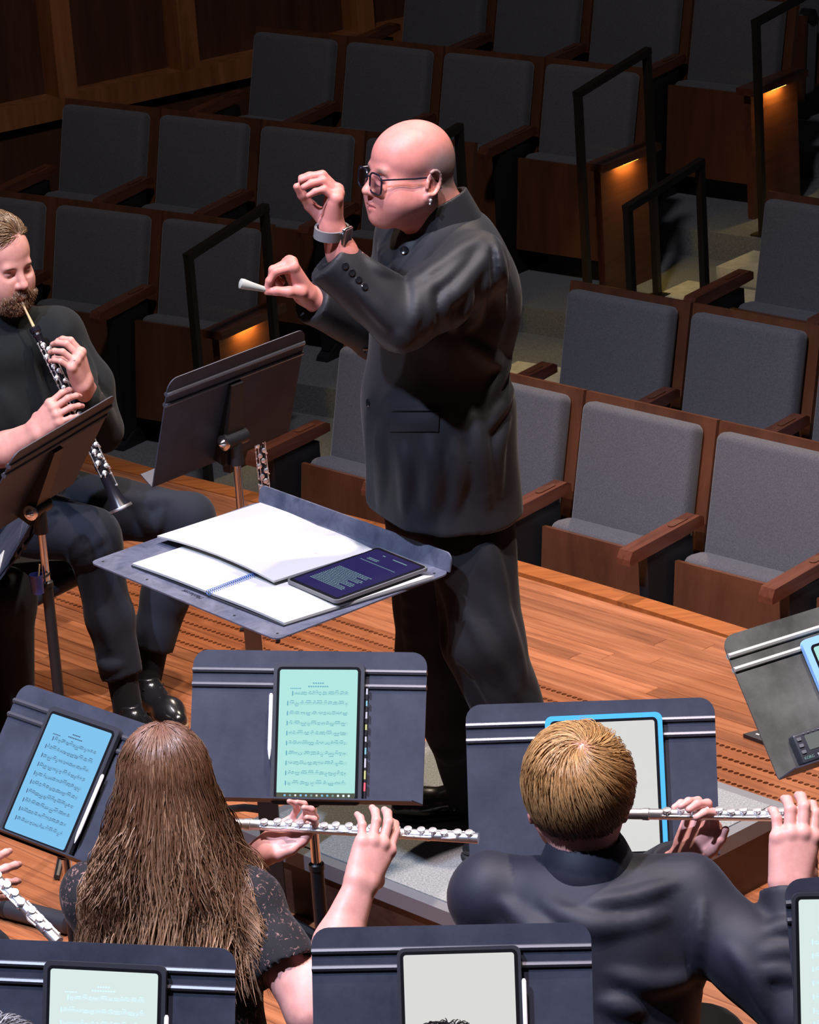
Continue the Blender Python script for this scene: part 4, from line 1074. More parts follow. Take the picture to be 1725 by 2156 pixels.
# ================================================================== the conductor
def conductor():
    base = np.array([0.10, 8.28, 0.2]); me = empty('person', base)
    Fb = nrm([-math.cos(R_(24)), -math.sin(R_(24)), 0]); Lb = np.array([-Fb[1], Fb[0], 0.0]); MT = np.array([Fb, Lb, ZV]).T
    yT = 8.27
    neck = AY(932, 478, yT); chest = AY(930, 690, yT); belly = AY(928, 860, yT); hip = AY(930, 1010, yT)
    # --- head
    Fh = nrm([-math.cos(R_(25)), -math.sin(R_(25)), 0.12]); Lh = np.array([-Fh[1], Fh[0], 0]); Lh = nrm(Lh)
    ear = AY(899, 386, 8.17); hc = ear-Lh*0.081
    c, HM = head_frame(hc, Fh, nrm(ZV+Lh*0.02+Fh*0.02))
    hs = Sdf(); sc = 1.03
    hs.cone(hc+HM@np.array([-0.020, 0, -0.04]), neck+np.array([0.035, 0.02, -0.02]), 0.066, 0.070, k=0.02)
    H = head(hs, hc, HM, sc, nose=1.05, jaw=1.08, fat=0.010, chin=1.05, brow=1.0)
    hs.cone(H(0.045, 0, -0.074), H(-0.01, 0, -0.090), 0.026, 0.050, k=0.03)                       # full throat
    hs.ell(H(-0.055, 0, -0.045), (0.05, 0.058, 0.05), HM, k=0.03)
    stub = (0.20, 0.15, 0.145)
    zones = [(H(-0.055, 0, 0.022), (0.096, 0.6, 0.078), stub, 0.55, HM),
             (H(-0.012, 0.08, -0.002), (0.026, 0.03, 0.04), (0.68, 0.26, 0.20), 0.6, HM), (H(0.112, 0, -0.028), (0.022, 0.024, 0.018), (0.66, 0.28, 0.23), 0.7, HM),
             (H(0.102, 0, -0.0635), (0.016, 0.026, 0.011), (0.44, 0.13, 0.12), 0.6, HM), (H(0.05, 0.055, -0.05), (0.05, 0.03, 0.04), (0.64, 0.29, 0.25), 0.8, HM),
             *[(H(0.090, sg*0.032, 0.0255), (0.03, 0.022, 0.0075), (0.20, 0.13, 0.10), 0.6, HM) for sg in (-1, 1)], *[(H(0.092, sg*0.031, -0.002), (0.02, 0.014, 0.0035), (0.16, 0.08, 0.07), 0.6, HM) for sg in (-1, 1)]]
    # --- left (near) hand
    lw = AY(698, 490, 7.97); lel = AY(838, 662, 7.98)
    ld = nrm([0.17, 0.05, 0.97]); ln = nrm([-1.0, -0.12, 0.12])
    lh = Sdf(); hand(lh, lw, ld, ln, -1, [(46, 52, 10), (49, 54, 12), (52, 55, 14), (55, 54, 16)], [(0.030, 0.030, 0.022), (0.052, 0.030, 0.050), (0.078, 0.018, 0.072), (0.098, 0.008, 0.088)], 1.02, spread=(-0.03, 0.0, 0.03, 0.05), rad=1.17)
    cuff = AY(691, 545, 7.975); forearm(lh, lerp(cuff, lel, 0.4), lw, nrm(lw-cuff), ln, 0.036, 0.034)
    # --- right (far) hand with the baton
    rw = AY(646, 622, 8.40); rel = AY(800, 700, 8.55)
    rd = nrm([-0.36, -0.15, 0.90]); rn = nrm([-0.90, -0.25, -0.35])
    rh = Sdf(); tips, th = hand(rh, rw, rd, rn, 1, [(72, 45, 20), (80, 62, 30), (86, 75, 40), (88, 80, 40)], [(0.030, 0.034, 0.014), (0.050, 0.044, 0.038), (0.066, 0.036, 0.064), (0.074, 0.030, 0.084)], 1.02, rad=1.12)
    forearm(rh, lerp(rw, rel, 0.5), rw, nrm(rw-rel), rn, 0.031, 0.034)
    # --- hidden body under the suit
    bd = Sdf()
    Ls = neck+Lb*0.170-ZV*0.055+np.array([-0.005, 0, 0]); Rs = neck-Lb*0.185-ZV*0.07
    lhip, rhip = AY(985, 1085, 8.21), AY(905, 1085, 8.34); lkn, rkn = AY(1018, 1350, 8.13), AY(920, 1370, 8.36); lan, ran = GZ(1160, 1722, 0.30), GZ(1006, 1655, 0.30)
    bd.cone(neck-ZV*0.02, chest, 0.07, 0.14, k=0.05); bd.cone(chest, hip, 0.14, 0.15, k=0.05); bd.cone(Ls, Rs, 0.06, 0.06, k=0.05)
    for a, b, cc in ((Ls, lel, lw), (Rs, rel, rw)): bd.chain([a, b, lerp(b, cc, 0.6)], [0.055, 0.045, 0.035], k=0.02)
    for a, b, cc in ((lhip, lkn, lan), (rhip, rkn, ran)): bd.chain([a, b, cc], [0.085, 0.06, 0.04], k=0.03)
    def col(V): return skin_color((0.52, 0.205, 0.17), zones)(V)
    V1 = hs.mesh(0.0028); V2 = lh.mesh(0.0026); V3 = rh.mesh(0.0026); V4 = bd.mesh(0.02)
    mesh_obj('body', [V1, V2, V3, V4], 'skin', me, base, color=col)
    # --- jacket
    j = Sdf()
    j.ell(chest+Fb*0.005+ZV*0.03, (0.165, 0.205, 0.22), MT, k=0.05); j.ell(belly+Fb*0.012, (0.172, 0.207, 0.24), MT, k=0.06)
    hem = AY(930, 1066, 8.27)[2]
    hb = np.array([hip[0], hip[1], hem])
    for sg in (-1, 1): j.cone(belly+Lb*sg*0.045-ZV*0.02, hb+Lb*sg*0.050-ZV*0.06, 0.160, 0.176, k=0.05, squash=(Fb, 1.0))
    j.cone(neck-ZV*0.045+Lb*0.02, Ls-ZV*0.01+Lb*0.005, 0.080, 0.074, k=0.06); j.cone(neck-ZV*0.045-Lb*0.02, Rs, 0.080, 0.083, k=0.06)
    j.cone(neck-ZV*0.06-Fb*0.05, chest-Fb*0.05, 0.09, 0.13, k=0.06); j.ell(chest-Fb*0.05+ZV*0.09, (0.135, 0.19, 0.15), MT, k=0.05)
    j.plane(hb, -ZV+Fb*0.06-Lb*0.05, k=0.006)
    j.chain([Ls+Lb*0.012+np.array([0, 0, 0.005]), lerp(Ls, lel, 0.5)+np.array([0, -0.01, -0.012]), lel+np.array([0.01, 0, -0.012])], [0.078, 0.077, 0.072], k=0.03)
    far = cuff+nrm(cuff-lel)*0.05
    sl = Sdf()
    sl.cone(lel+np.array([0.01, 0, -0.012]), far, 0.074, 0.060, k=0.02); sl.plane(cuff, nrm(cuff-lel)+np.array([0, 0, 0.05]), k=0.004)
    rc = AY(655, 634, 8.41); rfar = rc+nrm(rc-rel)*0.05
    sr = Sdf(); sr.cone(rel, rfar, 0.070, 0.052, k=0.02); sr.plane(rc, nrm(rc-rel), k=0.004)
    j.chain([Rs, lerp(Rs, rel, 0.5), rel], [0.085, 0.078, 0.070], k=0.035)
    for q in (sl, sr): j._p(q.ev, 0.022, 'u', lel if q is sl else rel, 0.45)
    # cloth folds, placed where the photograph shows them
    folds(j, [([(1005, 503), (935, 555), (868, 598)], 0.013, 'u', 0.006), ([(1018, 545), (975, 605), (925, 650)], 0.014, 'u', 0.007), ([(985, 540), (930, 590), (885, 620)], 0.010, 'u', 0.004),
              ([(868, 572), (882, 625), (872, 685)], 0.011, 'u', 0.005), ([(905, 585), (898, 640), (908, 695)], 0.011, 'u', 0.005), ([(840, 580), (850, 640), (838, 690)], 0.010, 'u', 0.005), ([(945, 605), (932, 650), (945, 692)], 0.010, 'u', 0.005),
              ([(990, 605), (982, 655), (955, 690)], 0.012, 'u', 0.006), ([(1025, 590), (1010, 650), (985, 690)], 0.011, 'u', 0.005), ([(770, 540), (800, 570), (850, 585)], 0.010, 'u', 0.005), ([(745, 600), (790, 650), (820, 690)], 0.010, 'u', 0.006),
              ([(1080, 755), (1050, 790), (1030, 850)], 0.013, 'u', 0.006), ([(1078, 820), (1052, 855), (1030, 900)], 0.014, 'u', 0.007), ([(1070, 880), (1045, 940), (1050, 1040)], 0.014, 'u', 0.008), ([(1000, 880), (1012, 960), (1030, 1060)], 0.015, 'u', 0.008),
              ([(905, 930), (918, 1000), (905, 1075)], 0.018, 'u', 0.011), ([(845, 710), (858, 780), (860, 850)], 0.014, 'u', 0.008), ([(800, 900), (805, 980), (800, 1070)], 0.016, 'u', 0.010), ([(850, 940), (855, 1000), (850, 1075)], 0.014, 'u', 0.008), ([(960, 930), (965, 1000), (960, 1070)], 0.014, 'u', 0.008),
              ([(1040, 500), (1058, 580), (1062, 660)], 0.011, 'u', 0.004), ([(985, 720), (1030, 760), (1075, 775)], 0.012, 'u', 0.006), ([(800, 520), (830, 580), (840, 600)], 0.012, 'u', 0.006), ([(870, 500), (830, 560), (805, 590)], 0.010, 'u', 0.004),
              ([(1037, 520), (1040, 600)], 0.006, 's', 0.002)])
    j.noise(swave([35, 48, 60, 75, 28], 0.004, 3))
    mesh_obj('jacket', [j.mesh(0.0065)], 'suit_black', me, base)
    # collar
    cl = Sdf(); ca = nrm(hc-neck+Fh*0.0+np.array([0.10, 0, 0])*0.2)
    n0 = neck+np.array([0.012, 0.01, -0.035]); n1 = AY(912, 425, yT+0.01)
    cl.cone(n0, n1+ca*0.03, 0.102, 0.084, k=0.0)
    tp0 = AY(858, 462, yT-0.05); tp1 = AY(972, 404, yT+0.0)
    pn = nrm(np.cross(nrm(tp1-tp0), np.array([0.25, 0.97, 0.0]))); pn = pn if pn[2] > 0 else -pn
    cl.plane(tp0+pn*0.004, pn, k=0.003); cl.cone(n0-ca*0.02, n1+ca*0.05, 0.090, 0.072, k=0.002, op='s')
    mesh_obj('collar', [cl.mesh(0.003)], 'suit_black', me, base)
    # pocket flap and buttons
    def patch(name, px, material, th=0.006):
        nx, ny = 9, 4; b = MB(); vt = []; vb = []
        for i in range(ny):
            for k in range(nx):
                s_, r_ = k/(nx-1), i/(ny-1); p = lerp(lerp(px[0], px[1], s_), lerp(px[3], px[2], s_), r_); q = hit(j, *p); g = grad(j, q, 0.01); e_ = 0.5 if (k in (0, nx-1) or i == 0) else 1.0
                vt.append(q+g*th*e_-base); vb.append(q-g*0.004-base)
        n_ = nx*ny; f = []
        for i in range(ny-1):
            for k in range(nx-1):
                a = i*nx+k; f += [(a, a+1, a+nx+1, a+nx)]
        ring = [k for k in range(nx)]+[i*nx+nx-1 for i in range(1, ny)]+[(ny-1)*nx+k for k in range(nx-2, -1, -1)]+[i*nx for i in range(ny-2, 0, -1)]
        for a, c2 in zip(ring, ring[1:]+ring[:1]): f.append((a, a+n_, c2+n_, c2))
        b.add(vt+vb, f, True); return b.build(name, material, me)
    patch('pocket_flap', [(822, 908), (924, 908), (926, 868), (826, 868)], 'suit_black', 0.008); patch('pocket_welt', [(824, 867), (926, 866), (927, 860), (826, 860)], 'suit_black', 0.0045)
    for (x, y) in ((852, 527), (772, 737), (776, 848)):
        p = hit(j, x, y)
        if p is None: continue
        g = grad(j, p); MB().lathe(p-g*0.001-base, g, [(0, 0.0095), (0.003, 0.0105), (0.0045, 0.0085), (0.0035, 0.004)], 14).build('button', 'button_black', me)
    for (x, y) in ((727, 560), (741, 574), (755, 589), (768, 604)):
        p = hit(j, x, y); g = grad(j, p); MB().lathe(p-g*0.001-base, g, [(0, 0.0080), (0.003, 0.0088), (0.0045, 0.007), (0.0035, 0.003)], 14).build('button', 'button_black', me)
    # --- trousers and shoes
    tr = Sdf()
    tr.cone(hip, lerp(lhip, rhip, 0.5)+ZV*0.02, 0.13, 0.13, k=0.05)
    for a, b_, cc, r in ((lhip, lkn, lan, 1.0), (rhip, rkn, ran, 1.0)):
        tr.chain([a, b_], [0.112, 0.098], k=0.04); tr.chain([b_, lerp(b_, cc, 0.55), cc-ZV*0.05], [0.098, 0.084, 0.070], k=0.03)
    tr.plane((0, 0, 0.245), -ZV, k=0.01)
    folds(tr, [([(1010, 1120), (1040, 1200), (1060, 1300)], 0.018, 'u', 0.011), ([(1030, 1240), (1070, 1330), (1100, 1430)], 0.018, 'u', 0.011), ([(980, 1290), (1040, 1380), (1090, 1470)], 0.016, 'u', 0.010), ([(850, 1110), (860, 1300), (880, 1480)], 0.014, 'u', 0.010),
               ([(960, 1400), (1000, 1470), (1060, 1560)], 0.014, 's', 0.006), ([(920, 1250), (940, 1400), (960, 1500)], 0.016, 's', 0.007), ([(890, 1560), (940, 1600), (975, 1590)], 0.014, 'u', 0.009)])
    tr.noise(swave([30, 45, 60], 0.004, 5)); mesh_obj('trousers', [tr.mesh(0.009)], 'trouser_black', me, base)
    h1 = GZ(1062, 1712, 0.2); t1 = GZ(826, 1722, 0.2); shoe_parts(me, base, h1, h1+nrm(t1-h1)*0.1, 0.2, L=0.30, laces=False, strap=True)
    h2 = GZ(1215, 1780, 0.2); shoe_parts(me, base, h2, h2+nrm(t1-h1)*0.1+np.array([0, -0.02, 0]), 0.2, L=0.30, laces=False, strap=True)
    # --- glasses, earring, watch
    gl = empty('glasses', (0, 0, 0)); gl.parent = me
    mat('lens_glass', (0.75, 0.8, 0.95), 0.03, spec=0.5)
    lb = nodes(MATS['lens_glass'])[2]; lb.inputs['Transmission Weight'].default_value = 1.0; lb.inputs['IOR'].default_value = 1.1
    mat('frame_navy', (0.006, 0.007, 0.014), 0.25, spec=0.5)
    T = np.array([0.118, 0, 0.004])
    for sg in (-1, 1):
        o = rrect(0.053, 0.046, 0.014, 5); pts = [H(0.110-0.10*(abs(sg*0.034+a)-0.01)*0.7, sg*0.034+a, -0.004+b_)-base for a, b_ in o]
        MB().tube(pts+[pts[0], pts[1]], 0.0024, 8, caps=False).build('rim', 'frame_navy', gl)
        b = MB(); n = len(pts); cc = np.mean(pts, 0); f_ = HM[:, 0]*0.0006
        b.add([p+f_ for p in pts]+[p-f_ for p in pts], [tuple(range(n)), tuple(range(2*n-1, n-1, -1))]); b.build('lens', 'lens_glass', gl)
        y0 = sg*0.060
        MB().tube([H(0.106, y0, 0.010)-base, H(0.094, sg*0.068, 0.012)-base, H(0.03, sg*0.080, 0.014)-base, H(-0.006, sg*0.083, 0.016)-base, H(-0.028, sg*0.082, 0.004)-base, H(-0.036, sg*0.080, -0.012)-base], 0.0022, 8).build('temple', 'frame_navy', gl)
    MB().tube([H(0.109, -0.009, 0.006)-base, H(0.113, 0, 0.009)-base, H(0.109, 0.009, 0.006)-base], 0.0022, 8).build('bridge', 'frame_navy', gl)
    MB().ball(H(-0.005, 0.0925, -0.036)-base, 0.0046, 12).build('earring', 'silver', me)
    MB().ball(H(-0.004, 0.0922, -0.044)-base, 0.0032, 10).build('earring', 'silver', me)
    wt = empty('wristwatch', (0, 0, 0)); wt.parent = me
    ax = nrm(lw-cuff); wc = lw+ax*0.004+np.array([0, -0.004, 0]); x = nrm(np.array([0.9, -0.5, 0.0])-ax*np.dot([0.9, -0.5, 0], ax)); y = np.cross(ax, x)
    mat('watch_band', (0.14, 0.135, 0.14), 0.55)
    mat('watch_glass', (0.10, 0.05, 0.05), 0.06, spec=0.8)
    b = MB(); ns = 28; ring = []
    for i in range(ns):
        a = 2*math.pi*i/ns; q = wc+x*math.cos(a)*0.0355+y*math.sin(a)*0.0500-base
        nn = nrm(x*math.cos(a)+y*math.sin(a)); ring.append([q-ax*0.012-nn*0.004, q-ax*0.012+nn*0.002, q+ax*0.012+nn*0.002, q+ax*0.012-nn*0.004])
    b.add(np.array(ring).reshape(-1, 3), [(4*i+k, 4*i+(k+1) % 4, 4*((i+1) % ns)+(k+1) % 4, 4*((i+1) % ns)+k) for i in range(ns) for k in range(4)], True); b.build('band', 'watch_band', wt)
    Mw = np.array([y, ax, x]).T
    MB().rbox(wc+x*0.039-base, (0.038, 0.044, 0.012), 0.005, M=Mw).build('watch_case', 'chrome', wt); MB().rbox(wc+x*0.0445-base, (0.033, 0.039, 0.004), 0.0018, M=Mw).build('watch_face', 'watch_glass', wt)
    MB().cyl(wc+x*0.038+y*-0.02+ax*0.008-base, wc+x*0.038+y*-0.0235+ax*0.008-base, 0.0035, 10).build('crown', 'chrome', wt)
    tag(me, 'bald man in glasses and black suit conducting with raised hands', 'person')
    # --- baton, held in the far hand
    g = lerp(tips[0][3], th[-1], 0.5); e0 = AY(504, 596, g[1]-0.02); dirb = nrm(e0-g); b0 = e0
    bt = empty('baton', b0)
    mat('baton_handle', (0.30, 0.31, 0.28), 0.6); mat('baton_shaft', (0.75, 0.73, 0.68), 0.5)
    MB().lathe((0, 0, 0), -dirb, [(0, 0.004), (0.003, 0.0125), (0.010, 0.0130), (0.035, 0.0098), (0.075, 0.0062)], 16).build('handle', 'baton_handle', bt)
    MB().lathe(-dirb*0.075, -dirb, [(0, 0.0030), (0.10, 0.0018)], 8).build('shaft', 'baton_shaft', bt)
    tag(bt, 'pale tapered baton in the right hand of the bald conductor', 'baton')
conductor()
# ================================================================== instruments
def flute(A, B, up, label):
    """A crown end, B foot end, up the side the keys face"""
    A, B = np.asarray(A, float), np.asarray(B, float); ax = nrm(B-A); L = np.linalg.norm(B-A); up = nrm(np.asarray(up)-ax*np.dot(up, ax)); sd = np.cross(ax, up)
    t = empty('flute', A); P = lambda a, u, s: ax*a+up*u+sd*s
    r = 0.0108
    MB().lathe(P(0, 0, 0), ax, [(0, 0.004), (0.004, 0.0108), (0.012, 0.0108), (0.014, 0.0095), (0.2*L, r)], 18).build('head_joint', 'silver', t)
    MB().lathe(P(0.2*L, 0, 0), ax, [(0, 0.0120), (0.012, 0.0124), (0.014, r), (0.62*L, r), (0.622*L, 0.0120), (0.634*L, 0.0120), (0.636*L, r), (0.797*L, r), (0.80*L, 0.0118)], 18).build('body_tube', 'silver', t)
    MB().rbox(P(0.09*L, r+0.001, 0.001), (0.044, 0.004, 0.022), 0.002, M=np.array([ax, up, sd]).T).build('lip_plate', 'silver', t)
    a = 0.27*L; i = 0
    while a < 0.97*L:
        off = 0.0 if i % 5 else 0.004
        for nm in ('key',):
            ky = MB().lathe(P(a, r+0.0005, off), up, [(0, 0.0082), (0.0025, 0.0088), (0.0040, 0.0080), (0.0045, 0.003)], 14).build(nm, 'silver', t)
        MB().tube([P(a, r+0.003, off), P(a, r+0.004, 0.008), P(a, 0.005, 0.0118)], 0.0016, 6).build('key_arm', 'silver', ky)
        a += 0.0235 if i % 3 else 0.027; i += 1
    for (a0, a1, h, s_) in ((0.26, 0.60, 0.004, 0.0122), (0.62, 0.84, 0.004, 0.0122), (0.84, 0.98, 0.003, -0.0120)):
        rd_ = MB().cyl(P(a0*L, h, s_), P(a1*L, h, s_), 0.0021, 8).build('rod', 'silver', t)
        for q in np.linspace(a0, a1, 5): MB().ball(P(q*L, h, s_), 0.0034, 8).build('post', 'silver', rd_)
    for q in (0.33, 0.52, 0.70, 0.88): MB().tube([P(q*L, 0.004, 0.0125), P(q*L+0.012, 0.010, 0.018), P(q*L+0.03, 0.012, 0.017)], [0.002, 0.003, 0.002], 6).build('lever', 'silver', t)
    tag(t, label, 'flute', 'silver flutes'); return t
# ------------------------------------------------------------------ hair over a scalp
def scalp(H, o, r, n, crown, mask, length, lift=0.012, swirl=0.0, seed=0, m_=9, jit=0.25):
    """n strands combed away from the crown over an ellipsoid scalp; mask/length take unit directions (x forward, y left, z up)"""
    g = np.random.default_rng(seed); crown = nrm(crown); o = np.asarray(o, float); r = np.asarray(r, float)
    d = g.normal(size=(n*8, 3)); d /= np.linalg.norm(d, axis=1)[:, None]; d = d[mask(d[:, 0], d[:, 1], d[:, 2])][:n]; n = len(d)
    L = length(d[:, 0], d[:, 1], d[:, 2])*(0.8+0.4*g.random(n)); st = (L/(m_-1)/r.mean())[:, None]; lf = lift*(0.6+0.8*g.random(n)); sw = (swirl+g.normal(size=n)*jit)[:, None]
    p = d.copy(); out = np.zeros((n, m_, 3)); O = H(0, 0, 0); A = np.stack([H(*e)-O for e in np.eye(3)])
    for k in range(m_):
        t = k/(m_-1); out[:, k] = O+(o+p*r*(1+lf/r.mean()*math.sin(min(t*1.7, 1.57)))[:, None])@A
        tg = p*(p@crown)[:, None]-crown; tg -= p*(tg*p).sum(1)[:, None]; tg /= np.maximum(np.linalg.norm(tg, axis=1), 1e-3)[:, None]
        q = np.cross(p, tg); p = p+(tg*np.cos(sw)+q*np.sin(sw))*st; p /= np.linalg.norm(p, axis=1)[:, None]
    return out
def pick(cols, n, seed, var=0.15):
    g = np.random.default_rng(seed); c = np.array(cols)[g.integers(0, len(cols), n)]; return c*(1+var*g.normal(size=(n, 1))).clip(0.5, 1.6)
def chair(loc, fwd, label, h=0.46):
    t = empty('orchestra_chair', loc, math.atan2(fwd[1], fwd[0])-math.pi/2)
    MB().rbox((0, 0, h-0.03), (0.44, 0.42, 0.05), 0.02).build('seat', 'case_black', t)
    MB().rbox((0, -0.20, h+0.30), (0.42, 0.03, 0.24), 0.014, M=np.array(Matrix.Rotation(0.15, 3, 'X'))).build('backrest', 'case_black', t)
    for sx in (-1, 1):
        MB().tube([(sx*0.2, 0.19, h-0.055), (sx*0.215, 0.22, 0.0)], 0.012, 8).build('leg', 'black_steel', t)
        MB().tube([(sx*0.2, -0.16, h-0.055), (sx*0.215, -0.24, 0.0)], 0.012, 8).build('leg', 'black_steel', t)
        MB().tube([(sx*0.19, -0.16, h-0.04), (sx*0.19, -0.205, h+0.24)], 0.011, 8).build('back_post', 'black_steel', t)
    tag(t, label, 'chair', 'black orchestra chairs'); return t
# ================================================================== woman with the long hair, playing the flute
def woman():
    base = np.array([-0.46, 6.20, 0.0]); me = empty('person', base)
    F = nrm([0.22, 0.975, 0]); L = np.array([-F[1], F[0], 0.0]); MT = np.array([F, L, ZV]).T
    hc = AY(350, 1674, 6.44); Fh = nrm(F+L*0.28-ZV*0.12); c, HM = head_frame(hc, Fh, nrm(ZV+F*0.05))
    hs = Sdf(); neck = hc-ZV*0.155-F*0.035
    hs.cone(hc+HM@np.array([-0.015, 0, -0.04]), neck-ZV*0.02, 0.050, 0.056, k=0.02); H = head(hs, hc, HM, 0.95, nose=0.9, jaw=0.92)
    Ls = neck+L*0.155-ZV*0.055; Rs = neck-L*0.155-ZV*0.06
    # flute and hands
    fa, fb = AY(395, 1728, 6.60), AY(1008, 1765, 6.46); fax = nrm(fb-fa); fup = nrm(np.array([0.02, -0.25, 1.0]))
    flute(fa, fb, fup, 'silver flute played by the long-haired woman')
    wr = AY(757, 1868, 6.36); er = AY(655, 2135, 6.22)
    hr = Sdf(); d = nrm(AY(790, 1790, 6.40)-wr+np.array([0, 0.01, 0]))
    hand(hr, wr, d, nrm([-0.10, 1.0, 0.15]), -1, [(12, 32, 24), (8, 34, 24), (8, 32, 24), (12, 30, 22)], [(0.030, 0.034, 0.012), (0.056, 0.040, 0.030), (0.078, 0.034, 0.046), (0.092, 0.026, 0.056)], 1.0, spread=(0.05, -0.03, -0.12, -0.26), rad=1.12)
    forearm(hr, er, wr, nrm(wr-er), nrm([-0.1, 1.0, 0.15]), 0.026, 0.042)
    wl = AY(552, 1795, 6.56); el = AY(330, 1960, 6.70)
    hl = Sdf(); hand(hl, wl, nrm([0.80, 0.10, 0.42]), nrm([-0.35, -0.35, 0.55]), 1, [(20, 55, 45), (25, 55, 40), (28, 52, 38), (30, 48, 35)], [(0.030, 0.034, 0.006), (0.062, 0.044, 0.006), (0.090, 0.040, 0.004), (0.110, 0.034, 0.004)], 0.93, rad=0.98)
    forearm(hl, el, wl, nrm(wl-el), nrm([-0.3, -0.5, 0.5]), 0.025, 0.038)
    bd = Sdf(); hip = np.array([base[0], base[1], 0.52]); up_ = neck-ZV*0.14-F*0.03
    bd.cone(neck, up_, 0.055, 0.11, k=0.05); bd.cone(up_, hip, 0.115, 0.13, k=0.05); bd.cone(Ls, Rs, 0.052, 0.052, k=0.04); bd.cone(Rs, er, 0.050, 0.044, k=0.03); bd.cone(Ls, el, 0.05, 0.04, k=0.03); bd.cone(er, lerp(er, wr, 0.5), 0.044, 0.036, k=0.03)
    knees = [hip+F*0.44+L*sg*0.12-ZV*0.02 for sg in (-1, 1)]
    for sg, kn in zip((-1, 1), knees): bd.chain([hip+L*sg*0.09, kn, kn-ZV*0.42-F*0.05], [0.085, 0.06, 0.04], k=0.03)
    mesh_obj('body', [hs.mesh(0.006), hr.mesh(0.0024), hl.mesh(0.0028), bd.mesh(0.011)], 'skin', me, base, color=skin_color((0.60, 0.30, 0.26)))
    # lace top
    mm = cloth('lace_top', (0.012, 0.012, 0.014), 0.8); N, Lk, b = nodes(mm)
    v = coords(mm); n1 = noise(mm, v, 85, 3, 0.7, 1.0); rmp = ramp(mm, n1, [(0.58, (0.012, 0.012, 0.015)), (0.65, (0.24, 0.13, 0.12))]); Lk.new(rmp, b.inputs['Base Color'])
    tp = Sdf(); tp.ell(up_-ZV*0.02, (0.125, 0.19, 0.20), MT, k=0.05); tp.cone(up_-ZV*0.10, hip, 0.14, 0.17, k=0.06); tp.cone(neck-ZV*0.055+L*0.02, Ls, 0.058, 0.066, k=0.05); tp.cone(neck-ZV*0.055-L*0.02, Rs, 0.058, 0.066, k=0.05)
    ce = lerp(Rs, er, 0.80); tp.chain([Rs, lerp(Rs, er, 0.5), er], [0.068, 0.064, 0.062], k=0.03); tp.chain([Ls, lerp(Ls, el, 0.5), el], [0.068, 0.060, 0.055], k=0.03)
    tp.cone(er-nrm(er-Rs)*0.0, er+nrm(er-Rs)*0.3, 0.12, 0.12, k=0.0, op='s')
    tp.noise(swave([40, 60, 80], 0.003, 8)); mesh_obj('lace_blouse', [tp.mesh(0.0075)], 'lace_top', me, base)
    sk = Sdf()
    for sg, kn in zip((-1, 1), knees): sk.chain([hip+L*sg*0.08, kn, kn-ZV*0.42-F*0.05], [0.115, 0.09, 0.08], k=0.06)
    sk.plane((0, 0, 0.08), -ZV, k=0.01); mesh_obj('trousers', [sk.mesh(0.018)], 'trouser_black', me, base)
    for sg, kn in zip((-1, 1), knees): q = kn-F*0.12; shoe_parts(me, base, q, q+F, 0.0, L=0.25, laces=False, h=0.008)
    # long hair
    g = np.random.default_rng(5); n = 8000; m_ = 22; r0 = np.array([0.090, 0.082, 0.098]); o = np.array([-0.010, 0, 0.045]); K = 110
    clump = g.uniform(-1, 1, K); cph = g.uniform(0, 6.28, K); camp = g.uniform(0.005, 0.016, K); ctint = g.random(K); clen = g.uniform(0.84, 1.05, K); cb = g.normal(size=K)*0.05
    k = g.integers(0, K, n); jit = g.normal(size=n)*0.16; th0 = g.random(n)**0.6*1.25; L_ = (0.425+0.05*g.random(n))*clen[k]; lay = 0.003+0.014*g.random(n)
    wild = g.random(n) < 0.05
    C = np.zeros((n, m_, 3)); cols = np.zeros((n, m_, 3)); p = np.zeros((n, 3))
    b0 = np.array([0.11, 0.050, 0.026]); b1 = np.array([0.54, 0.34, 0.21]); bs = np.array([0.30, 0.16, 0.125])
    for q in range(m_):
        t = q/(m_-1); arc = t*L_; th = th0+arc/0.098; az = clump[k]*math.pi*0.86+math.pi+jit*(1-0.65*t)
        dh = np.stack([np.cos(az), np.sin(az), 0*az], 1)
        loc = o+np.stack([np.sin(th)*dh[:, 0], np.sin(th)*dh[:, 1], np.cos(th)], 1)*(r0+lay[:, None]); on = hc+(loc*0.95)@HM.T
        dw = (dh@HM.T)*np.array([1, 1, 0]); dw /= np.linalg.norm(dw, axis=1)[:, None]; step = L_/(m_-1); side = np.abs(dw@L); rt = np.clip(-(dw@L), 0, 1)
        bk_ = np.clip(-(dw@F), 0, 1); fall = p-ZV*(step*0.95)[:, None]+dw*(step*(0.03+0.09*side+0.15*rt*(t > 0.5)+cb[k]+0.10*(t > 0.75)+bk_*(0.42 if t < 0.66 else 0.02)))[:, None]
        free = th > 1.70; p = np.where(free[:, None], fall, on)
        wv = camp[k]*min(max(t-0.2, 0)*1.8, 1)*(1+0.8*wild); ph = cph[k]+arc*36
        C[:, q] = p+np.stack([np.sin(ph), np.cos(ph*0.9), 0.3*np.sin(ph*1.3)], 1)*wv[:, None]+g.normal(size=(n, 3))*(0.0008+0.0015*wild[:, None])
        mix = np.clip(0.10+0.85*(t-0.40)+0.85*(ctint[k]-0.5)+0.10*g.normal(size=n), 0, 1)[:, None]
        c_ = b0*(1-mix)+b1*mix; rt_ = np.clip(1-t*7, 0, 1)*(th0 < 0.55); cols[:, q] = c_*(1-0.6*rt_[:, None])+bs*0.6*rt_[:, None]
    # keep strands outside the shoulders
    fl = C.reshape(-1, 3); dv = tp.ev(fl); ins = dv < 0.006
    fl[ins] += (-(F[None, :])*0.7+ZV*0.7)*(0.008-dv[ins])[:, None]; C = fl.reshape(C.shape)
    hair_obj('long_hair', C, 0.0007+0.0006*g.random(n), cols, me, base)
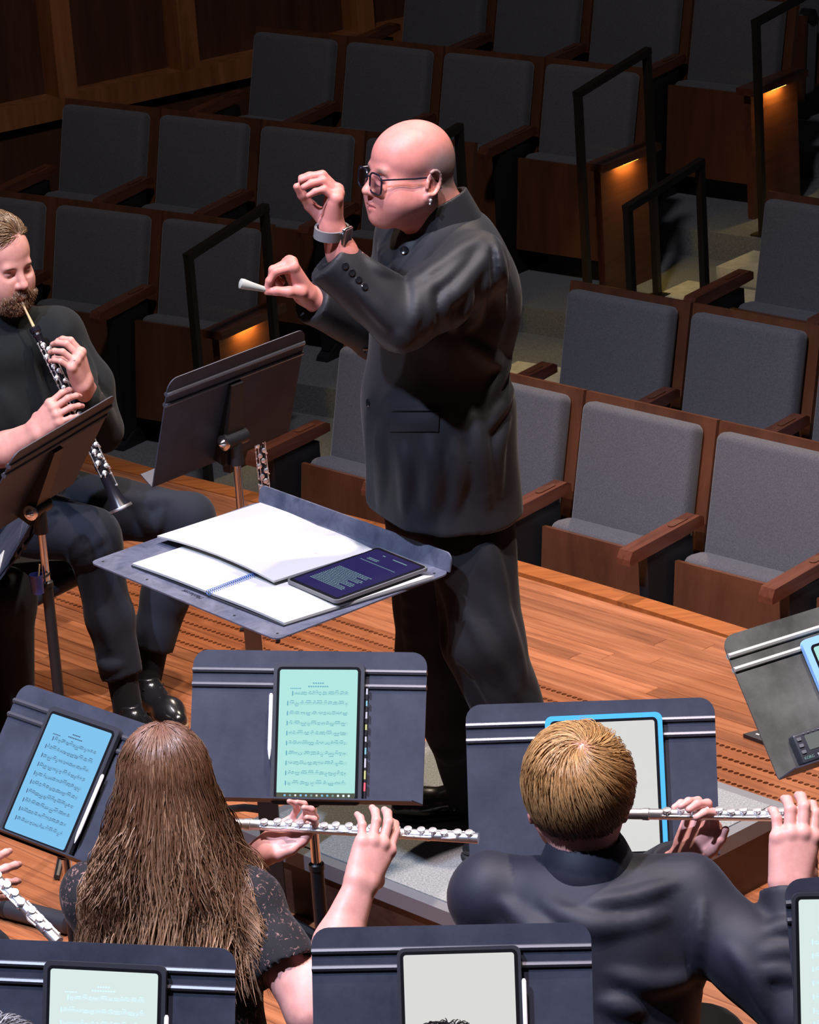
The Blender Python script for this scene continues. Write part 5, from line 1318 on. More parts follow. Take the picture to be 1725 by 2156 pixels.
    cap = Sdf(); cap.ell(H(*o), tuple(r0*0.96), HM, k=0.0); cap.plane(H(0.055, 0, 0.02), HM@nrm([1.0, 0, -0.25]), k=0.01); cap.plane(H(0, 0, -0.04), -HM[:, 2], k=0.01)
    mesh_obj('hair_base', [cap.mesh(0.006)], 'hair', me, base, color=lambda V: np.tile([0.10, 0.05, 0.03], (len(V), 1)))
    tag(me, 'woman with long wavy brown hair and black lace top playing flute', 'person')
    chair((base[0], base[1], 0), F, 'black orchestra chair under the long-haired woman')
woman()
# ================================================================== man with the blond hair, playing the flute
def blond_man():
    base = np.array([0.33, 5.98, 0.0]); me = empty('person', base)
    F = nrm([0.10, 0.995, 0]); L = np.array([-F[1], F[0], 0.0]); MT = np.array([F, L, ZV]).T
    hc = AY(1218, 1688, 6.20); Fh = nrm(F+L*0.12-ZV*0.16); c, HM = head_frame(hc, Fh, nrm(ZV+F*0.2-L*0.04))
    hs = Sdf(); neck = AY(1235, 1800, 6.17)-ZV*0.02
    hs.cone(hc+HM@np.array([-0.022, 0, -0.03]), neck, 0.056, 0.062, k=0.02); H = head(hs, hc, HM, 1.04)
    Ls = neck+L*0.185-ZV*0.06; Rs = neck-L*0.185-ZV*0.075
    fa, fb = AY(1205, 1712, 6.36), AY(1960, 1722, 6.22); fup = nrm(np.array([0.0, -0.2, 1.0]))
    flute(fa, fb, fup, 'silver flute played by the blond man')
    wr = AY(1662, 1872, 6.12); er = AY(1690, 2140, 5.98); pr = nrm([-0.05, 1.0, 0.15])
    hr = Sdf(); hand(hr, wr, nrm(AY(1664, 1770, 6.16)-wr+np.array([0.01, 0, 0])), pr, -1, [(14, 42, 26), (10, 44, 28), (10, 44, 28), (14, 40, 26)], [(0.030, 0.034, 0.012), (0.056, 0.040, 0.030), (0.078, 0.034, 0.046), (0.092, 0.026, 0.056)], 1.10, spread=(0.02, 0.0, -0.05, -0.12), rad=1.18)
    forearm(hr, er, wr, nrm(wr-er), pr, 0.030, 0.036)
    wl = AY(1442, 1812, 6.34); el = AY(1240, 1960, 6.52)
    hl = Sdf(); hand(hl, wl, nrm([0.42, 0.05, 0.80]), nrm([-0.50, -0.45, 0.35]), 1, [(40, 55, 35), (42, 55, 35), (44, 52, 32), (46, 48, 30)], [(0.030, 0.036, 0.004), (0.056, 0.050, 0.002), (0.082, 0.056, 0.000), (0.104, 0.056, 0.000)], 1.0, rad=1.06)
    forearm(hl, lerp(wl, el, 0.5), wl, nrm(wl-el), nrm([-0.3, -0.5, 0.5]), 0.028, 0.034)
    hip = np.array([base[0], base[1], 0.55]); up_ = neck-ZV*0.18-F*0.04; bd = Sdf()
    bd.cone(neck, up_, 0.06, 0.12, k=0.05); bd.cone(up_, hip, 0.12, 0.14, k=0.05); bd.cone(Ls, Rs, 0.055, 0.055, k=0.04)
    knees = [hip+F*0.46+L*sg*0.14-ZV*0.02 for sg in (-1, 1)]
    for sg, kn in zip((-1, 1), knees): bd.chain([hip+L*sg*0.1, kn, kn-ZV*0.44-F*0.04], [0.09, 0.06, 0.04], k=0.03)
    sc = (0.62, 0.31, 0.27); mesh_obj('body', [hs.mesh(0.005), hr.mesh(0.0024), hl.mesh(0.0026), bd.mesh(0.02)], 'skin', me, base, color=skin_color(sc, [(H(-0.01, 0.085, -0.005), (0.03, 0.03, 0.04), (0.66, 0.22, 0.19), 0.6, HM), (H(-0.01, -0.085, -0.005), (0.03, 0.03, 0.04), (0.66, 0.22, 0.19), 0.6, HM)]))
    # jacket
    j = Sdf(); j.ell(up_-ZV*0.03, (0.15, 0.215, 0.22), MT, k=0.05); j.cone(up_-ZV*0.1, hip, 0.17, 0.19, k=0.06)
    j.cone(neck-ZV*0.06+L*0.02, Ls, 0.070, 0.078, k=0.06); j.cone(neck-ZV*0.06-L*0.02, Rs, 0.070, 0.080, k=0.06)
    j.chain([Rs, lerp(Rs, er, 0.55)+ZV*0.01, er], [0.080, 0.078, 0.070], k=0.03); j.chain([Ls, lerp(Ls, el, 0.5), el], [0.08, 0.075, 0.066], k=0.03)
    for e_, w_, cf in ((er, wr, AY(1663, 1872, 6.12)), (el, wl, AY(1425, 1822, 6.36))):
        q = Sdf(); q.cone(e_, cf+nrm(cf-e_)*0.05, 0.070, 0.054, k=0.02); q.plane(cf, nrm(cf-e_), k=0.004); j._p(q.ev, 0.02, 'u', e_, 0.45)
    folds(j, [([(1150, 1900), (1250, 1960), (1400, 1930)], 0.014, 'u', 0.008), ([(1060, 1900), (1120, 1960), (1180, 1990)], 0.014, 'u', 0.008), ([(1480, 1900), (1470, 2000), (1480, 2120)], 0.010, 'u', 0.004), ([(1620, 1960), (1660, 1950), (1720, 1965)], 0.012, 'u', 0.006), ([(1610, 2010), (1660, 2000), (1715, 2015)], 0.012, 'u', 0.006), ([(1600, 2050), (1650, 2045), (1700, 2065)], 0.012, 'u', 0.006),
              ([(1290, 2050), (1380, 2080), (1450, 2060)], 0.014, 'u', 0.008), ([(1540, 2000), (1590, 2060), (1620, 2140)], 0.012, 'u', 0.006), ([(1270, 2110), (1350, 2130)], 0.014, 'u', 0.008), ([(1240, 1900), (1330, 1890), (1420, 1860)], 0.012, 'u', 0.006)])
    j.noise(swave([30, 44, 60], 0.004, 13)); mesh_obj('jacket', [j.mesh(0.0078)], 'suit_navy', me, base)
    cl = Sdf(); cl.cone(neck-ZV*0.055, neck+ZV*0.045+F*0.008, 0.098, 0.074, k=0.0); cl.plane(neck+ZV*0.022-F*0.03, ZV-F*0.35, k=0.003); cl.cone(neck-ZV*0.07, neck+ZV*0.08+F*0.01, 0.088, 0.064, k=0.002, op='s')
    cl.cone(neck-ZV*0.05, neck-ZV*0.02, 0.112, 0.095, k=0.01); cl.cone(neck-ZV*0.02, neck+ZV*0.08+F*0.01, 0.066, 0.062, k=0.002, op='s')
    mesh_obj('collar', [cl.mesh(0.004)], 'suit_navy', me, base)
    tr = Sdf()
    for sg, kn in zip((-1, 1), knees): tr.chain([hip+L*sg*0.09, kn, kn-ZV*0.44-F*0.04], [0.12, 0.092, 0.08], k=0.05)
    tr.plane((0, 0, 0.08), -ZV, k=0.01); mesh_obj('trousers', [tr.mesh(0.018)], 'trouser_black', me, base)
    for sg, kn in zip((-1, 1), knees): q = kn-F*0.12; shoe_parts(me, base, q, q+F, 0.0, L=0.29, laces=False, h=0.008)
    # short hair whorling from the crown
    g = np.random.default_rng(9); o = np.array([-0.006, 0, 0.042]); r = np.array([0.098, 0.084, 0.092]); crown = nrm([-0.50, -0.06, 0.86])
    hm = lambda x, y, z: (z > -0.90-0.2*x) & ~((z < -0.45) & (x > -0.35)) & ((x < 0.62) | (z > 0.45)) & ~((z < -0.05) & (x > 0.02))
    ln = lambda x, y, z: 0.030+0.080*np.clip((z+0.45)/0.9, 0, 1)
    C = scalp(H, o, r, 9000, crown, hm, ln, 0.018, 0.50, 21, 9, 0.11)
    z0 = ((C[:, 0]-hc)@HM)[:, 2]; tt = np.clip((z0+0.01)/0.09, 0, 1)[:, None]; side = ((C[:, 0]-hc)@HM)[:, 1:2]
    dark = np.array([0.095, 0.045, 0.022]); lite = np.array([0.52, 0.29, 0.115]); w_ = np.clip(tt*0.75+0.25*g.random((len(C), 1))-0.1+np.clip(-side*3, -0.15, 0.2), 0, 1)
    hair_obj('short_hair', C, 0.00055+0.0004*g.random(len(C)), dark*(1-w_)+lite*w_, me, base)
    cap = Sdf(); cap.ell(H(*o), tuple(r*0.985), HM, k=0.0); cap.plane(H(-0.03, 0, -0.045), HM@nrm([0.9, 0, -0.6]), k=0.01); cap.plane(H(0.07, 0, 0.02), HM@nrm([1.0, 0, -0.5]), k=0.01)
    mesh_obj('hair_base', [cap.mesh(0.005)], 'hair', me, base, color=lambda V: np.tile([0.16, 0.085, 0.045], (len(V), 1)))
    tag(me, 'man with short blond hair and dark suit playing flute, seen from behind', 'person')
    chair((base[0], base[1], 0), F, 'black orchestra chair under the blond man')
blond_man()
# ================================================================== oboe player
mat('grenadilla', (0.010, 0.009, 0.014), 0.25, spec=0.6)
mat('reed_cane', (0.62, 0.45, 0.24), 0.6)
def oboe(A, B, face, label, name='oboe', cat='oboe', reed=True, grp=None):
    A, B = np.asarray(A, float), np.asarray(B, float); ax = nrm(B-A); L = np.linalg.norm(B-A); f = nrm(np.asarray(face)-ax*np.dot(face, ax)); s_ = np.cross(ax, f)
    t = empty(name, B); P = lambda a, u, v: A-B+ax*a+f*u+s_*v
    a0 = 0.075 if reed else 0.0
    if reed:
        MB().lathe(P(0, 0, 0), ax, [(0, 0.0022), (0.012, 0.0035), (0.028, 0.0030)], 10).build('reed', 'reed_cane', t); MB().lathe(P(0.028, 0, 0), ax, [(0, 0.0030), (0.03, 0.0040), (0.05, 0.0048)], 10).build('reed_tube', 'reed_cane', t)
    prof = [(0, 0.0085), (0.004, 0.0135), (0.016, 0.0138), (0.020, 0.0105), (0.026, 0.0118), (0.032, 0.0092), (0.20, 0.0105), (0.205, 0.0128), (0.232, 0.0128), (0.236, 0.0110), (0.42, 0.0125), (0.425, 0.0145), (0.44, 0.0145), (0.446, 0.0128), (L-a0-0.07, 0.0140), (L-a0-0.03, 0.0185), (L-a0-0.008, 0.0270), (L-a0, 0.0285)]
    MB().lathe(P(a0, 0, 0), ax, [(x_, r_*1.18) for x_, r_ in prof], 22).build('body', 'grenadilla', t)
    MB().lathe(P(L-0.010, 0, 0), ax, [(0, 0.0338), (0.004, 0.0348), (0.008, 0.0344)], 22).build('bell_ring', 'silver', t)
    for q in (a0+0.205, a0+0.232, a0+0.425, a0+0.44): MB().lathe(P(q-0.001, 0, 0), ax, [(0, 0.0155), (0.003, 0.0157)], 18).build('joint_ring', 'silver', t)
    for v, a1, a2 in ((0.0135, 0.05, 0.20), (-0.0135, 0.07, 0.42), (0.0145, 0.22, 0.46), (0.006, 0.05, 0.40), (-0.0150, 0.25, 0.50)):
        v *= 1.15; u = math.sqrt(max(0.0195**2-v*v, 0)); rd_ = MB().cyl(P(a0+a1, u, v), P(a0+a2, u, v), 0.0017, 8).build('rod', 'silver', t)
        for q in np.linspace(a1, a2, 8): MB().ball(P(a0+q, u*0.9, v*0.95), 0.0036, 8).build('post', 'silver', rd_)
    rr = random.Random(6); q = 0.06; i = 0
    while q < L-a0-0.10:
        v = (0.004, -0.005, 0.009, -0.010)[i % 4]; ky = MB().lathe(P(a0+q, 0.0160, v), f, [(0, 0.0066+0.002*rr.random()), (0.003, 0.0076), (0.0045, 0.004)], 12).build('key', 'silver', t)
        MB().tube([P(a0+q, 0.019, v), P(a0+q+0.006, 0.020, v*1.6), P(a0+q+0.012, 0.015, v*1.9)], 0.0019, 6).build('key_arm', 'silver', ky)
        q += 0.0165; i += 1
    tag(t, label, cat, grp); return t
def oboist():
    yb = 9.66; base = np.array([-1.12, 9.75, 0.0]); me = empty('person', base)
    F = nrm([0.80, -0.60, 0]); L = np.array([-F[1], F[0], 0.0]); MT = np.array([F, L, ZV]).T
    Fh = nrm([0.66, -0.70, -0.13]); hc = AY(-6, 557, yb+0.02); c, HM = head_frame(hc, Fh, nrm(ZV+Fh*0.12))
    hs = Sdf(); neck = AY(0, 672, yb+0.06); H = head(hs, hc, HM, 1.04, nose=1.05, jaw=1.0, brow=1.15)
    hs.cone(hc+HM@np.array([-0.02, 0, -0.04]), neck, 0.060, 0.066, k=0.02)
    beard = (0.16, 0.085, 0.045)
    zones = [(H(0.060, 0, -0.080), (0.065, 0.075, 0.034), beard, 0.5, HM), (H(0.02, 0, -0.07), (0.06, 0.085, 0.035), beard, 0.6, HM), (H(0.102, 0, -0.0632), (0.016, 0.020, 0.008), (0.50, 0.20, 0.17), 0.5, HM), (H(0.113, 0, -0.028), (0.02, 0.02, 0.02), (0.66, 0.30, 0.26), 0.8, HM)]
    for sg in (-1, 1): zones += [(H(0.094, sg*0.030, 0.0215), (0.014, 0.021, 0.0050), (0.16, 0.10, 0.06), 0.4, HM), (H(0.094, sg*0.031, 0.001), (0.012, 0.014, 0.0045), (0.16, 0.09, 0.08), 0.5, HM)]
    # oboe and hands
    oa, ob_ = AY(46, 636, yb-0.05), AY(256, 1074, yb-0.22); oax = nrm(ob_-oa); face = nrm([0.45, -0.85, 0.35])
    oboe(oa, ob_, face, 'black oboe with silver keys held by the bearded man')
    wl = AY(176, 812, yb-0.16); el = AY(212, 900, yb+0.02); hl = Sdf()
    hand(hl, wl, nrm(AY(160, 752, yb-0.19)-wl), nrm([-0.75, 0.45, -0.15]), -1, [(38, 50, 25), (40, 50, 25), (42, 50, 25), (42, 46, 25)], [(0.030, 0.032, 0.014), (0.045, 0.032, 0.045), (0.062, 0.024, 0.068), (0.072, 0.016, 0.086)], 1.0, spread=(0.12, 0.0, -0.16, -0.32), rad=1.05)
    forearm(hl, el, wl, nrm(wl-el), nrm([-0.8, 0.4, 0]), 0.028, 0.036)
    wr = AY(72, 912, yb-0.22); er = AY(-60, 985, yb-0.12); hr = Sdf()
    hand(hr, wr, nrm(AY(125, 858, yb-0.24)-wr), nrm([0.35, 0.75, -0.40]), 1, [(22, 40, 22), (24, 42, 24), (26, 42, 24), (26, 38, 20)], [(0.030, 0.032, 0.012), (0.056, 0.036, 0.034), (0.080, 0.030, 0.052), (0.098, 0.020, 0.062)], 1.0, spread=(0.10, 0.0, -0.12, -0.26), rad=1.05)
    forearm(hr, er, wr, nrm(wr-er), nrm([0.3, 0.7, -0.5]), 0.028, 0.042)
    Ls = AY(120, 705, yb+0.06); Rs = AY(-110, 735, yb-0.06); hip = AY(10, 1040, yb+0.10)
    knl, knr = AY(398, 1092, yb+0.12), AY(196, 1128, yb-0.06); anl, anr = GZ(304, 1412, 0.12), GZ(268, 1470, 0.12)
    hl_, hr_ = AY(70, 1050, yb+0.15), AY(-20, 1085, yb-0.05)
    bd = Sdf(); bd.cone(neck-ZV*0.06+F*-0.03, hip, 0.06, 0.12, k=0.04); bd.cone(Ls-F*0.02-ZV*0.03, Rs-F*0.02-ZV*0.03, 0.03, 0.03, k=0.03); bd.chain([Ls, el], [0.05, 0.04], k=0.03); bd.chain([Rs, er], [0.05, 0.042], k=0.03)
    for a, b_, c_ in ((hl_, knl, anl), (hr_, knr, anr)): bd.chain([a, b_, c_], [0.08, 0.058, 0.036], k=0.03)
    mesh_obj('body', [hs.mesh(0.003), hl.mesh(0.0026), hr.mesh(0.0026), bd.mesh(0.02)], 'skin', me, base, color=skin_color((0.60, 0.30, 0.25), zones))
    sw = Sdf(); ch = lerp(neck, hip, 0.42)
    sw.ell(ch+ZV*0.02, (0.15, 0.20, 0.22), MT, k=0.05); sw.ell(neck-ZV*0.085+F*0.02, (0.11, 0.15, 0.085), MT, k=0.04); sw.cone(ch-ZV*0.05, hip, 0.16, 0.17, k=0.06); sw.cone(neck-ZV*0.045, Ls, 0.072, 0.076, k=0.06); sw.cone(neck-ZV*0.045, Rs, 0.072, 0.076, k=0.06)
    sw.chain([Ls, lerp(Ls, AY(222, 895, yb+0.04), 0.55)+np.array([0.01, 0, 0]), AY(214, 905, yb+0.02)], [0.078, 0.070, 0.062], k=0.03); sw.cone(AY(214, 905, yb+0.02), AY(182, 838, yb-0.12), 0.062, 0.044, k=0.02)
    sw.chain([Rs, lerp(Rs, er, 0.6)], [0.076, 0.062], k=0.03); sw.cone(neck-ZV*0.03, neck+ZV*0.035+F*0.01, 0.090, 0.082, k=0.012)
    folds(sw, [([(60, 760), (90, 860), (110, 960)], 0.016, 'u', 0.009), ([(165, 720), (190, 790), (205, 850)], 0.014, 'u', 0.008), ([(140, 690), (120, 760)], 0.014, 'u', 0.008), ([(10, 830), (50, 900), (60, 980)], 0.016, 'u', 0.009)])
    sw.noise(swave([28, 40, 55], 0.004, 17)); mesh_obj('sweater', [sw.mesh(0.0085)], 'knit_black', me, base)
    tr = Sdf(); tr.cone(hip, lerp(hl_, hr_, 0.5), 0.15, 0.14, k=0.05)
    tr.chain([hl_, lerp(hl_, knl, 0.5), knl], [0.105, 0.090, 0.074], k=0.03); tr.chain([knl, lerp(knl, anl, 0.5), lerp(knl, anl, 0.9)], [0.074, 0.068, 0.066], k=0.03)
    t2 = Sdf(); t2.chain([hr_, lerp(hr_, knr, 0.5), knr], [0.105, 0.092, 0.078], k=0.03); t2.chain([knr, lerp(knr, anr, 0.5), lerp(knr, anr, 0.9)], [0.078, 0.066, 0.060], k=0.03)
    cl_, cr_ = lerp(knl, anl, 0.84), lerp(knr, anr, 0.86)
    tl = Sdf(); tl._p(tr.ev, 0, 'u', (hl_+anl)/2, 0.8); tl.plane(cl_, nrm(anl-knl), k=0.004); t2.plane(cr_, nrm(anr-knr), k=0.004)
    tl._p(t2.ev, 0.02, 'u', (hr_+anr)/2, 0.8)
    folds(tl, [([(290, 1060), (310, 1100), (290, 1150)], 0.012, 'u', 0.006), ([(345, 1060), (330, 1110), (300, 1150)], 0.012, 'u', 0.006), ([(240, 1040), (300, 1060), (360, 1050)], 0.014, 'u', 0.008), ([(215, 1130), (180, 1160), (140, 1190)], 0.012, 'u', 0.006), ([(225, 1160), (190, 1180), (150, 1200)], 0.012, 'u', 0.006), ([(195, 1380), (225, 1405), (255, 1400)], 0.012, 'u', 0.006), ([(200, 1220), (215, 1300), (235, 1380)], 0.012, 'u', 0.007)])
    tl.noise(swave([30, 46, 60], 0.004, 23)); mesh_obj('trousers', [tl.mesh(0.008)], 'trouser_navy', me, base)
    so = Sdf(); so.cone(lerp(knl, anl, 0.75), anl-ZV*0.05, 0.046, 0.042, k=0.02); s2 = Sdf(); s2.cone(lerp(knr, anr, 0.75), anr-ZV*0.05, 0.046, 0.042, k=0.02)
    mesh_obj('sock', [so.mesh(0.006)], 'sock_black', me, base); mesh_obj('sock', [s2.mesh(0.006)], 'sock_black', me, base)
    for an_, p0, p1 in ((anl, (290, 1432), (402, 1506)), (anr, (250, 1490), (372, 1572))):
        d_ = nrm(GZ(*p1, 0.0)-GZ(*p0, 0.0)); q = np.array([an_[0], an_[1], 0])-d_*0.065; shoe_parts(me, base, q, q+d_, 0.0, L=0.30, sole='sole_tan')
    p = lerp(wl, AY(160, 752, yb-0.19), 1.25); 
    MB().tube([AY(157+6*math.cos(a), 763+4*math.sin(a), yb-0.205+0.008*math.sin(a))-base for a in np.linspace(0, 6.28, 10)], 0.0016, 6).build('ring', 'brass', me)
    # hair, brows and beard
    g = np.random.default_rng(4); o = np.array([-0.006, 0, 0.050]); r = np.array([0.096, 0.080, 0.086])*1.0
    hm = lambda x, y, z: (z > 0.30+0.30*x) | ((x < 0.25) & (z > -0.35))
    C = scalp(H, o, r, 6000, nrm([0.75, 0.25, 0.5]), hm, lambda x, y, z: 0.018+0.05*np.clip(z, 0, 1), 0.012, 0.1, 3, 8, 0.12)
    cc = pick([(0.17, 0.095, 0.048), (0.24, 0.14, 0.07), (0.10, 0.055, 0.03)], len(C), 3); hair_obj('short_hair', C, 0.0006+0.0004*g.random(len(C)), cc, me, base)
    cap = Sdf(); cap.ell(H(*o), tuple(r*1.09), HM, k=0.0); cap.plane(H(0.045, 0, 0.09), HM@nrm([1, 0, -0.55]), k=0.01); cap.plane(H(0, 0, 0.01), -HM[:, 2], k=0.01)
    mesh_obj('hair_base', [cap.mesh(0.006)], 'hair', me, base, color=lambda V: np.tile([0.13, 0.075, 0.04], (len(V), 1)))
    y = g.uniform(-0.058, 0.058, 60000); z = g.uniform(-0.115, -0.040, 60000); x = g.uniform(0.02, 0.11, 60000)
    ok = ~((z > -0.052) & ~((np.abs(y) < 0.030) & (x > 0.075)) & ~((np.abs(y) > 0.045) & (x < 0.05))) & ~((np.abs(y) < 0.020) & (z > -0.072) & (z < -0.058))
    P = hc+(np.stack([x, y, z], 1)*1.04)@HM.T; sel = np.where(ok & (np.abs(hs.ev(P)) < 0.0025))[0][:2200]
    roots = P[sel]; dirs = np.stack([0.35+0*y[sel], y[sel]*5, -1+0*y[sel]], 1)@HM.T; dirs /= np.linalg.norm(dirs, axis=1)[:, None]
    roots, dirs = np.array(roots), np.array(dirs); t = np.linspace(0, 1, 5)[None, :, None]; Ln = (0.005+0.008*g.random(len(roots)))[:, None, None]
    C = roots[:, None]+dirs[:, None]*t*Ln+(HM[:, 0]*0.006)*np.sin(t*2.2); hair_obj('beard', C, 0.0006, pick([(0.22, 0.11, 0.055), (0.34, 0.20, 0.12), (0.12, 0.07, 0.04)], len(C), 8), me, base)
    tag(me, 'bearded man in black sweater playing the oboe at the left edge', 'person')
    b = hip*np.array([1, 1, 0])+F*-0.02; chair((b[0], b[1], 0), F, 'black orchestra chair under the bearded oboe player')
oboist()
# clarinet resting upright on a floor peg, behind the stand
q0 = AY(553, 985, 10.3); cb = np.array([q0[0]+0.008, q0[1], 0.0])
t = oboe(cb+np.array([-0.012, 0, 0.70]), cb+np.array([0, 0, 0.07]), (0.1, -1, 0), 'dark clarinet with silver keys standing upright beyond the conductor desk', 'clarinet', 'clarinet', reed=False)
pg = empty('instrument_peg', cb); MB().lathe((0, 0, 0), (0, 0, 1), [(0, 0.07), (0.012, 0.07), (0.016, 0.02), (0.03, 0.012), (0.068, 0.010)], 20).build('peg', 'black_steel', pg)
for k in range(4): MB().tube([(0, 0, 0.012), (0.12*math.cos(k*1.57), 0.12*math.sin(k*1.57), 0.006)], 0.007, 8).build('leg', 'black_steel', pg)
tag(pg, 'black peg stand under the upright clarinet', 'instrument stand')
# reed cup at the stand pole
mat('cup_blue', (0.02, 0.03, 0.16), 0.25, spec=0.6)
q0 = AY(80, 1248, 8.80); cu = empty('reed_cup', q0)
b = MB(); b.lathe((0, 0, 0), (0, 0, 1), [(0, 0.017), (0.052, 0.0185), (0.052, 0.0170), (0.006, 0.0155)], 20); b.build('cup', 'cup_blue', cu)
MB().tube([(0.002, 0, 0.02), (0.012, 0.004, 0.078)], 0.0022, 6).build('stick', 'reed_cane', cu); MB().tube([(0.018, 0, 0.04), (0.03, 0.005, 0.045), (0.034, 0.02, 0.045)], 0.003, 6).build('clip', 'black_steel', cu)
tag(cu, 'small dark blue reed cup hooked to a stand pole', 'cup')
# ================================================================== players cut off by the picture's edges
def seated(base, F, label, knee=None, hair=((0.06, 0.04, 0.03),), hz=1.22, top=None, lean=0.0, seed=1, cl='knit_black', chairlab=None, knees=None, headc=None, arms=True):
    base = np.asarray(base, float); me = empty('person', base); F = nrm(F); L = np.array([-F[1], F[0], 0.0]); MT = np.array([F, L, ZV]).T
    hip = base+ZV*0.52; hc = base+ZV*hz+F*(0.06+lean) if headc is None else np.asarray(headc, float); neck = hc-ZV*0.15-F*0.03
    c, HM = head_frame(hc, nrm(F-ZV*0.15), ZV); hs = Sdf(); H = head(hs, hc, HM, 1.0); hs.cone(hc-ZV*0.03-F*0.02, neck, 0.054, 0.06, k=0.02)
    Ls, Rs = neck+L*0.17-ZV*0.06, neck-L*0.17-ZV*0.06; bd = Sdf(); bd.cone(neck, hip, 0.08, 0.13, k=0.05); bd.cone(Ls, Rs, 0.05, 0.05, k=0.04)
    kn = knees or [hip+F*0.46+L*sg*0.13 for sg in (1, -1)]; an = [k-ZV*(k[2]-0.11)-F*0.03 for k in kn]
    el = [s_-ZV*0.26+F*0.08+L*sg*0.06 for s_, sg in ((Ls, 1), (Rs, -1))]; wr = [e+F*0.20+ZV*0.12-L*sg*0.06 for e, sg in zip(el, (1, -1))]
    hd = Sdf()
    for w_, e_, sg in zip(wr, el, (1, -1)):
        if arms: hand(hd, w_, nrm(F+ZV*0.3), nrm(-L*sg-ZV*0.3), 1 if sg < 0 else -1, [(25, 35, 20)]*4, TH_REST, 0.95)
        bd.chain([e_, w_], [0.042, 0.030], k=0.02)
    for s_, e_ in zip((Ls, Rs), el): bd.chain([s_, e_], [0.05, 0.042], k=0.02)
    for sg, k, a in zip((1, -1), kn, an): bd.chain([hip+L*sg*0.09, k, a], [0.08, 0.055, 0.036], k=0.03)
    mesh_obj('body', [hs.mesh(0.007), bd.mesh(0.018)]+([hd.mesh(0.005)] if arms else []), 'skin', me, base, color=skin_color((0.58, 0.30, 0.25)))
    sw = Sdf(); ch = lerp(neck, hip, 0.42); sw.ell(ch, (0.14, 0.195, 0.22), MT, k=0.05); sw.cone(ch, hip, 0.15, 0.165, k=0.06)
    for s_, e_, w_ in zip((Ls, Rs), el, wr): sw.cone(neck-ZV*0.05, s_, 0.066, 0.07, k=0.05); sw.chain([s_, e_, lerp(e_, w_, 0.85)], [0.072, 0.058, 0.045], k=0.03)
    mesh_obj('top', [sw.mesh(0.014)], cl, me, base)
    tr = Sdf()
    for sg, k, a in zip((1, -1), kn, an): tr.chain([hip+L*sg*0.08, k, a+ZV*0.02], [0.115, 0.085, 0.072], k=0.04)
    tr.plane(base+ZV*0.07, -ZV, k=0.006); mesh_obj('trousers', [tr.mesh(0.013)], 'trouser_black', me, base)
    for a in an: q = np.array([a[0], a[1], 0])-F*0.05; shoe_parts(me, base, q, q+F, base[2], L=0.28, laces=False, h=0.009)
    o = np.array([-0.008, 0, 0.050]); r = np.array([0.100, 0.084, 0.088])
    C = scalp(H, o, r, 1500, nrm([-0.3, 0, 1.0]), lambda x, y, z: z > -0.3+0.9*np.clip(x, 0, 1), lambda x, y, z: 0.05+0*x, 0.012, 0.3, seed, 7, 0.25)
    hair_obj('short_hair', C, 0.0011, pick(hair, len(C), seed), me, base)
    cap = Sdf(); cap.ell(H(*o), tuple(r*1.0), HM, k=0.0); cap.plane(H(0.05, 0, 0.07), HM@nrm([1, 0, -0.6]), k=0.01); cap.plane(H(0, 0, 0.0), -HM[:, 2], k=0.01)
    mesh_obj('hair_base', [cap.mesh(0.007)], 'hair', me, base, color=lambda V: np.tile(np.array(hair[0])*0.8, (len(V), 1)))
    tag(me, label, 'person')
    if chairlab: chair((base[0], base[1], base[2]), F, chairlab)
    return me
h7 = AY(945, 2342, 5.06)
seated((h7[0], h7[1]-0.10, 0), (0.05, 1, 0), 'dark-haired player whose head top shows at the bottom centre', hair=((0.012, 0.012, 0.014), (0.03, 0.025, 0.025)), headc=h7, seed=31, chairlab='black orchestra chair of the dark-haired player at the bottom centre')
h8 = AY(-5, 2325, 5.1)
seated((h8[0], h8[1]-0.10, 0), (0.15, 1, 0), 'grey-haired player whose head top shows at the bottom left corner', hair=((0.30, 0.30, 0.32), (0.5, 0.5, 0.52), (0.15, 0.15, 0.16)), headc=h8, seed=32, chairlab='black orchestra chair of the grey-haired player at the bottom left')
k1, k2 = AY(8, 1262, 9.25), AY(-95, 1300, 9.1)
seated((k1[0]-0.48, k1[1]+0.10, 0), (0.97, -0.2, 0), 'player at the left edge of whom a dark trouser leg shows', knees=[k1, k2], seed=33, chairlab='black orchestra chair beyond the left edge behind a dark trouser leg')
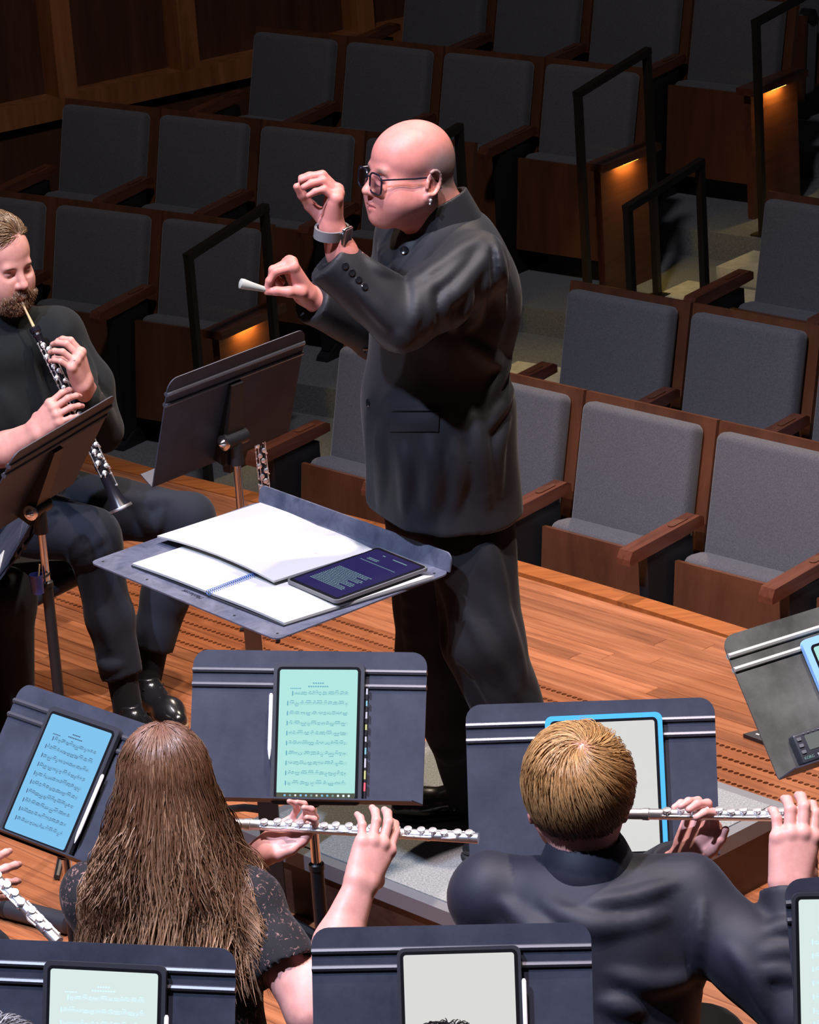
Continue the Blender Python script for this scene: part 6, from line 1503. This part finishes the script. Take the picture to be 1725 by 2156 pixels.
# flute player at the left edge: hand and flute
fa, fb = AY(-330, 1520, 6.42), AY(123, 1984, 6.02)
flute(fa, fb, (0.35, -0.55, 0.75), 'silver flute pointing down at the lower left edge')
k1, k2 = AY(-40, 2010, 6.35), AY(-240, 2010, 6.45)
me = seated((-1.62, 6.05, 0), (0.55, 0.83, 0), 'flute player at the lower left edge of whom one hand shows', knees=[AY(-60, 2040, 6.30), AY(-330, 2000, 6.42)], seed=34, arms=False, chairlab='black orchestra chair beyond the lower left edge')
hd = Sdf(); wr_ = AY(-128, 1890, 6.12)
hand(hd, wr_, nrm(AY(-50, 1862, 6.14)-wr_), nrm([0.35, 0.85, -0.3]), 1, [(10, 30, 20), (12, 32, 20), (14, 32, 20), (16, 30, 20)], TH_REST, 0.95, spread=(0.16, 0.02, -0.12, -0.28))
forearm(hd, AY(-280, 2000, 6.0), wr_, nrm([1, 0, 0.3]), nrm([0.3, 0.85, -0.3]), 0.026, 0.038)
b_ = np.array(me.location); mesh_obj('right_hand', [hd.mesh(0.0028)], 'skin', me, b_, color=skin_color((0.62, 0.32, 0.28)))
# rolled bag lying on the floor
q0, q1 = GZ(-60, 1892, 0.03), GZ(150, 1946, 0.03); bg = empty('rolled_bag', (q0+q1)/2*np.array([1, 1, 0])); L0 = np.array(bg.location)
b = MB(); b.lathe(q0-L0, q1-q0, [(0, 0.012), (0.008, 0.027), (np.linalg.norm(q1-q0)-0.008, 0.028), (np.linalg.norm(q1-q0), 0.012)], 16); b.build('roll', 'case_black', bg)
MB().lathe(lerp(q0, q1, 0.35)-L0, q1-q0, [(0, 0.0285), (0.012, 0.0285)], 16).build('seam', 'black_steel', bg); tag(bg, 'black rolled bag on the floor left of the long-haired woman', 'bag')
# stand with a folder at the left edge
S11 = Desk((0, 0, 0), -90, 41); S11.c = AY(70, 1127, 8.85)-S11.r*S11.W/2-S11.up*S11.H/2
music_stand(S11, 'music stand with clear folder cut off by the left edge', rot=0.3, drop=0.19)
fo = empty('clear_folder', S11.P(0.1, -0.1, 0.004)); L0 = np.array(fo.location)
MB().box(S11.P(0.12, 0, 0.004)-L0, (0.23, 0.29, 0.003), S11.M).build('sleeve', 'stand_black', fo); MB().box(S11.P(0.13, -0.07, 0.007)-L0, (0.17, 0.15, 0.002), S11.M).build('sheet', 'paper', fo)
tag(fo, 'clear folder with white sheets on the stand at the left edge', 'folder')
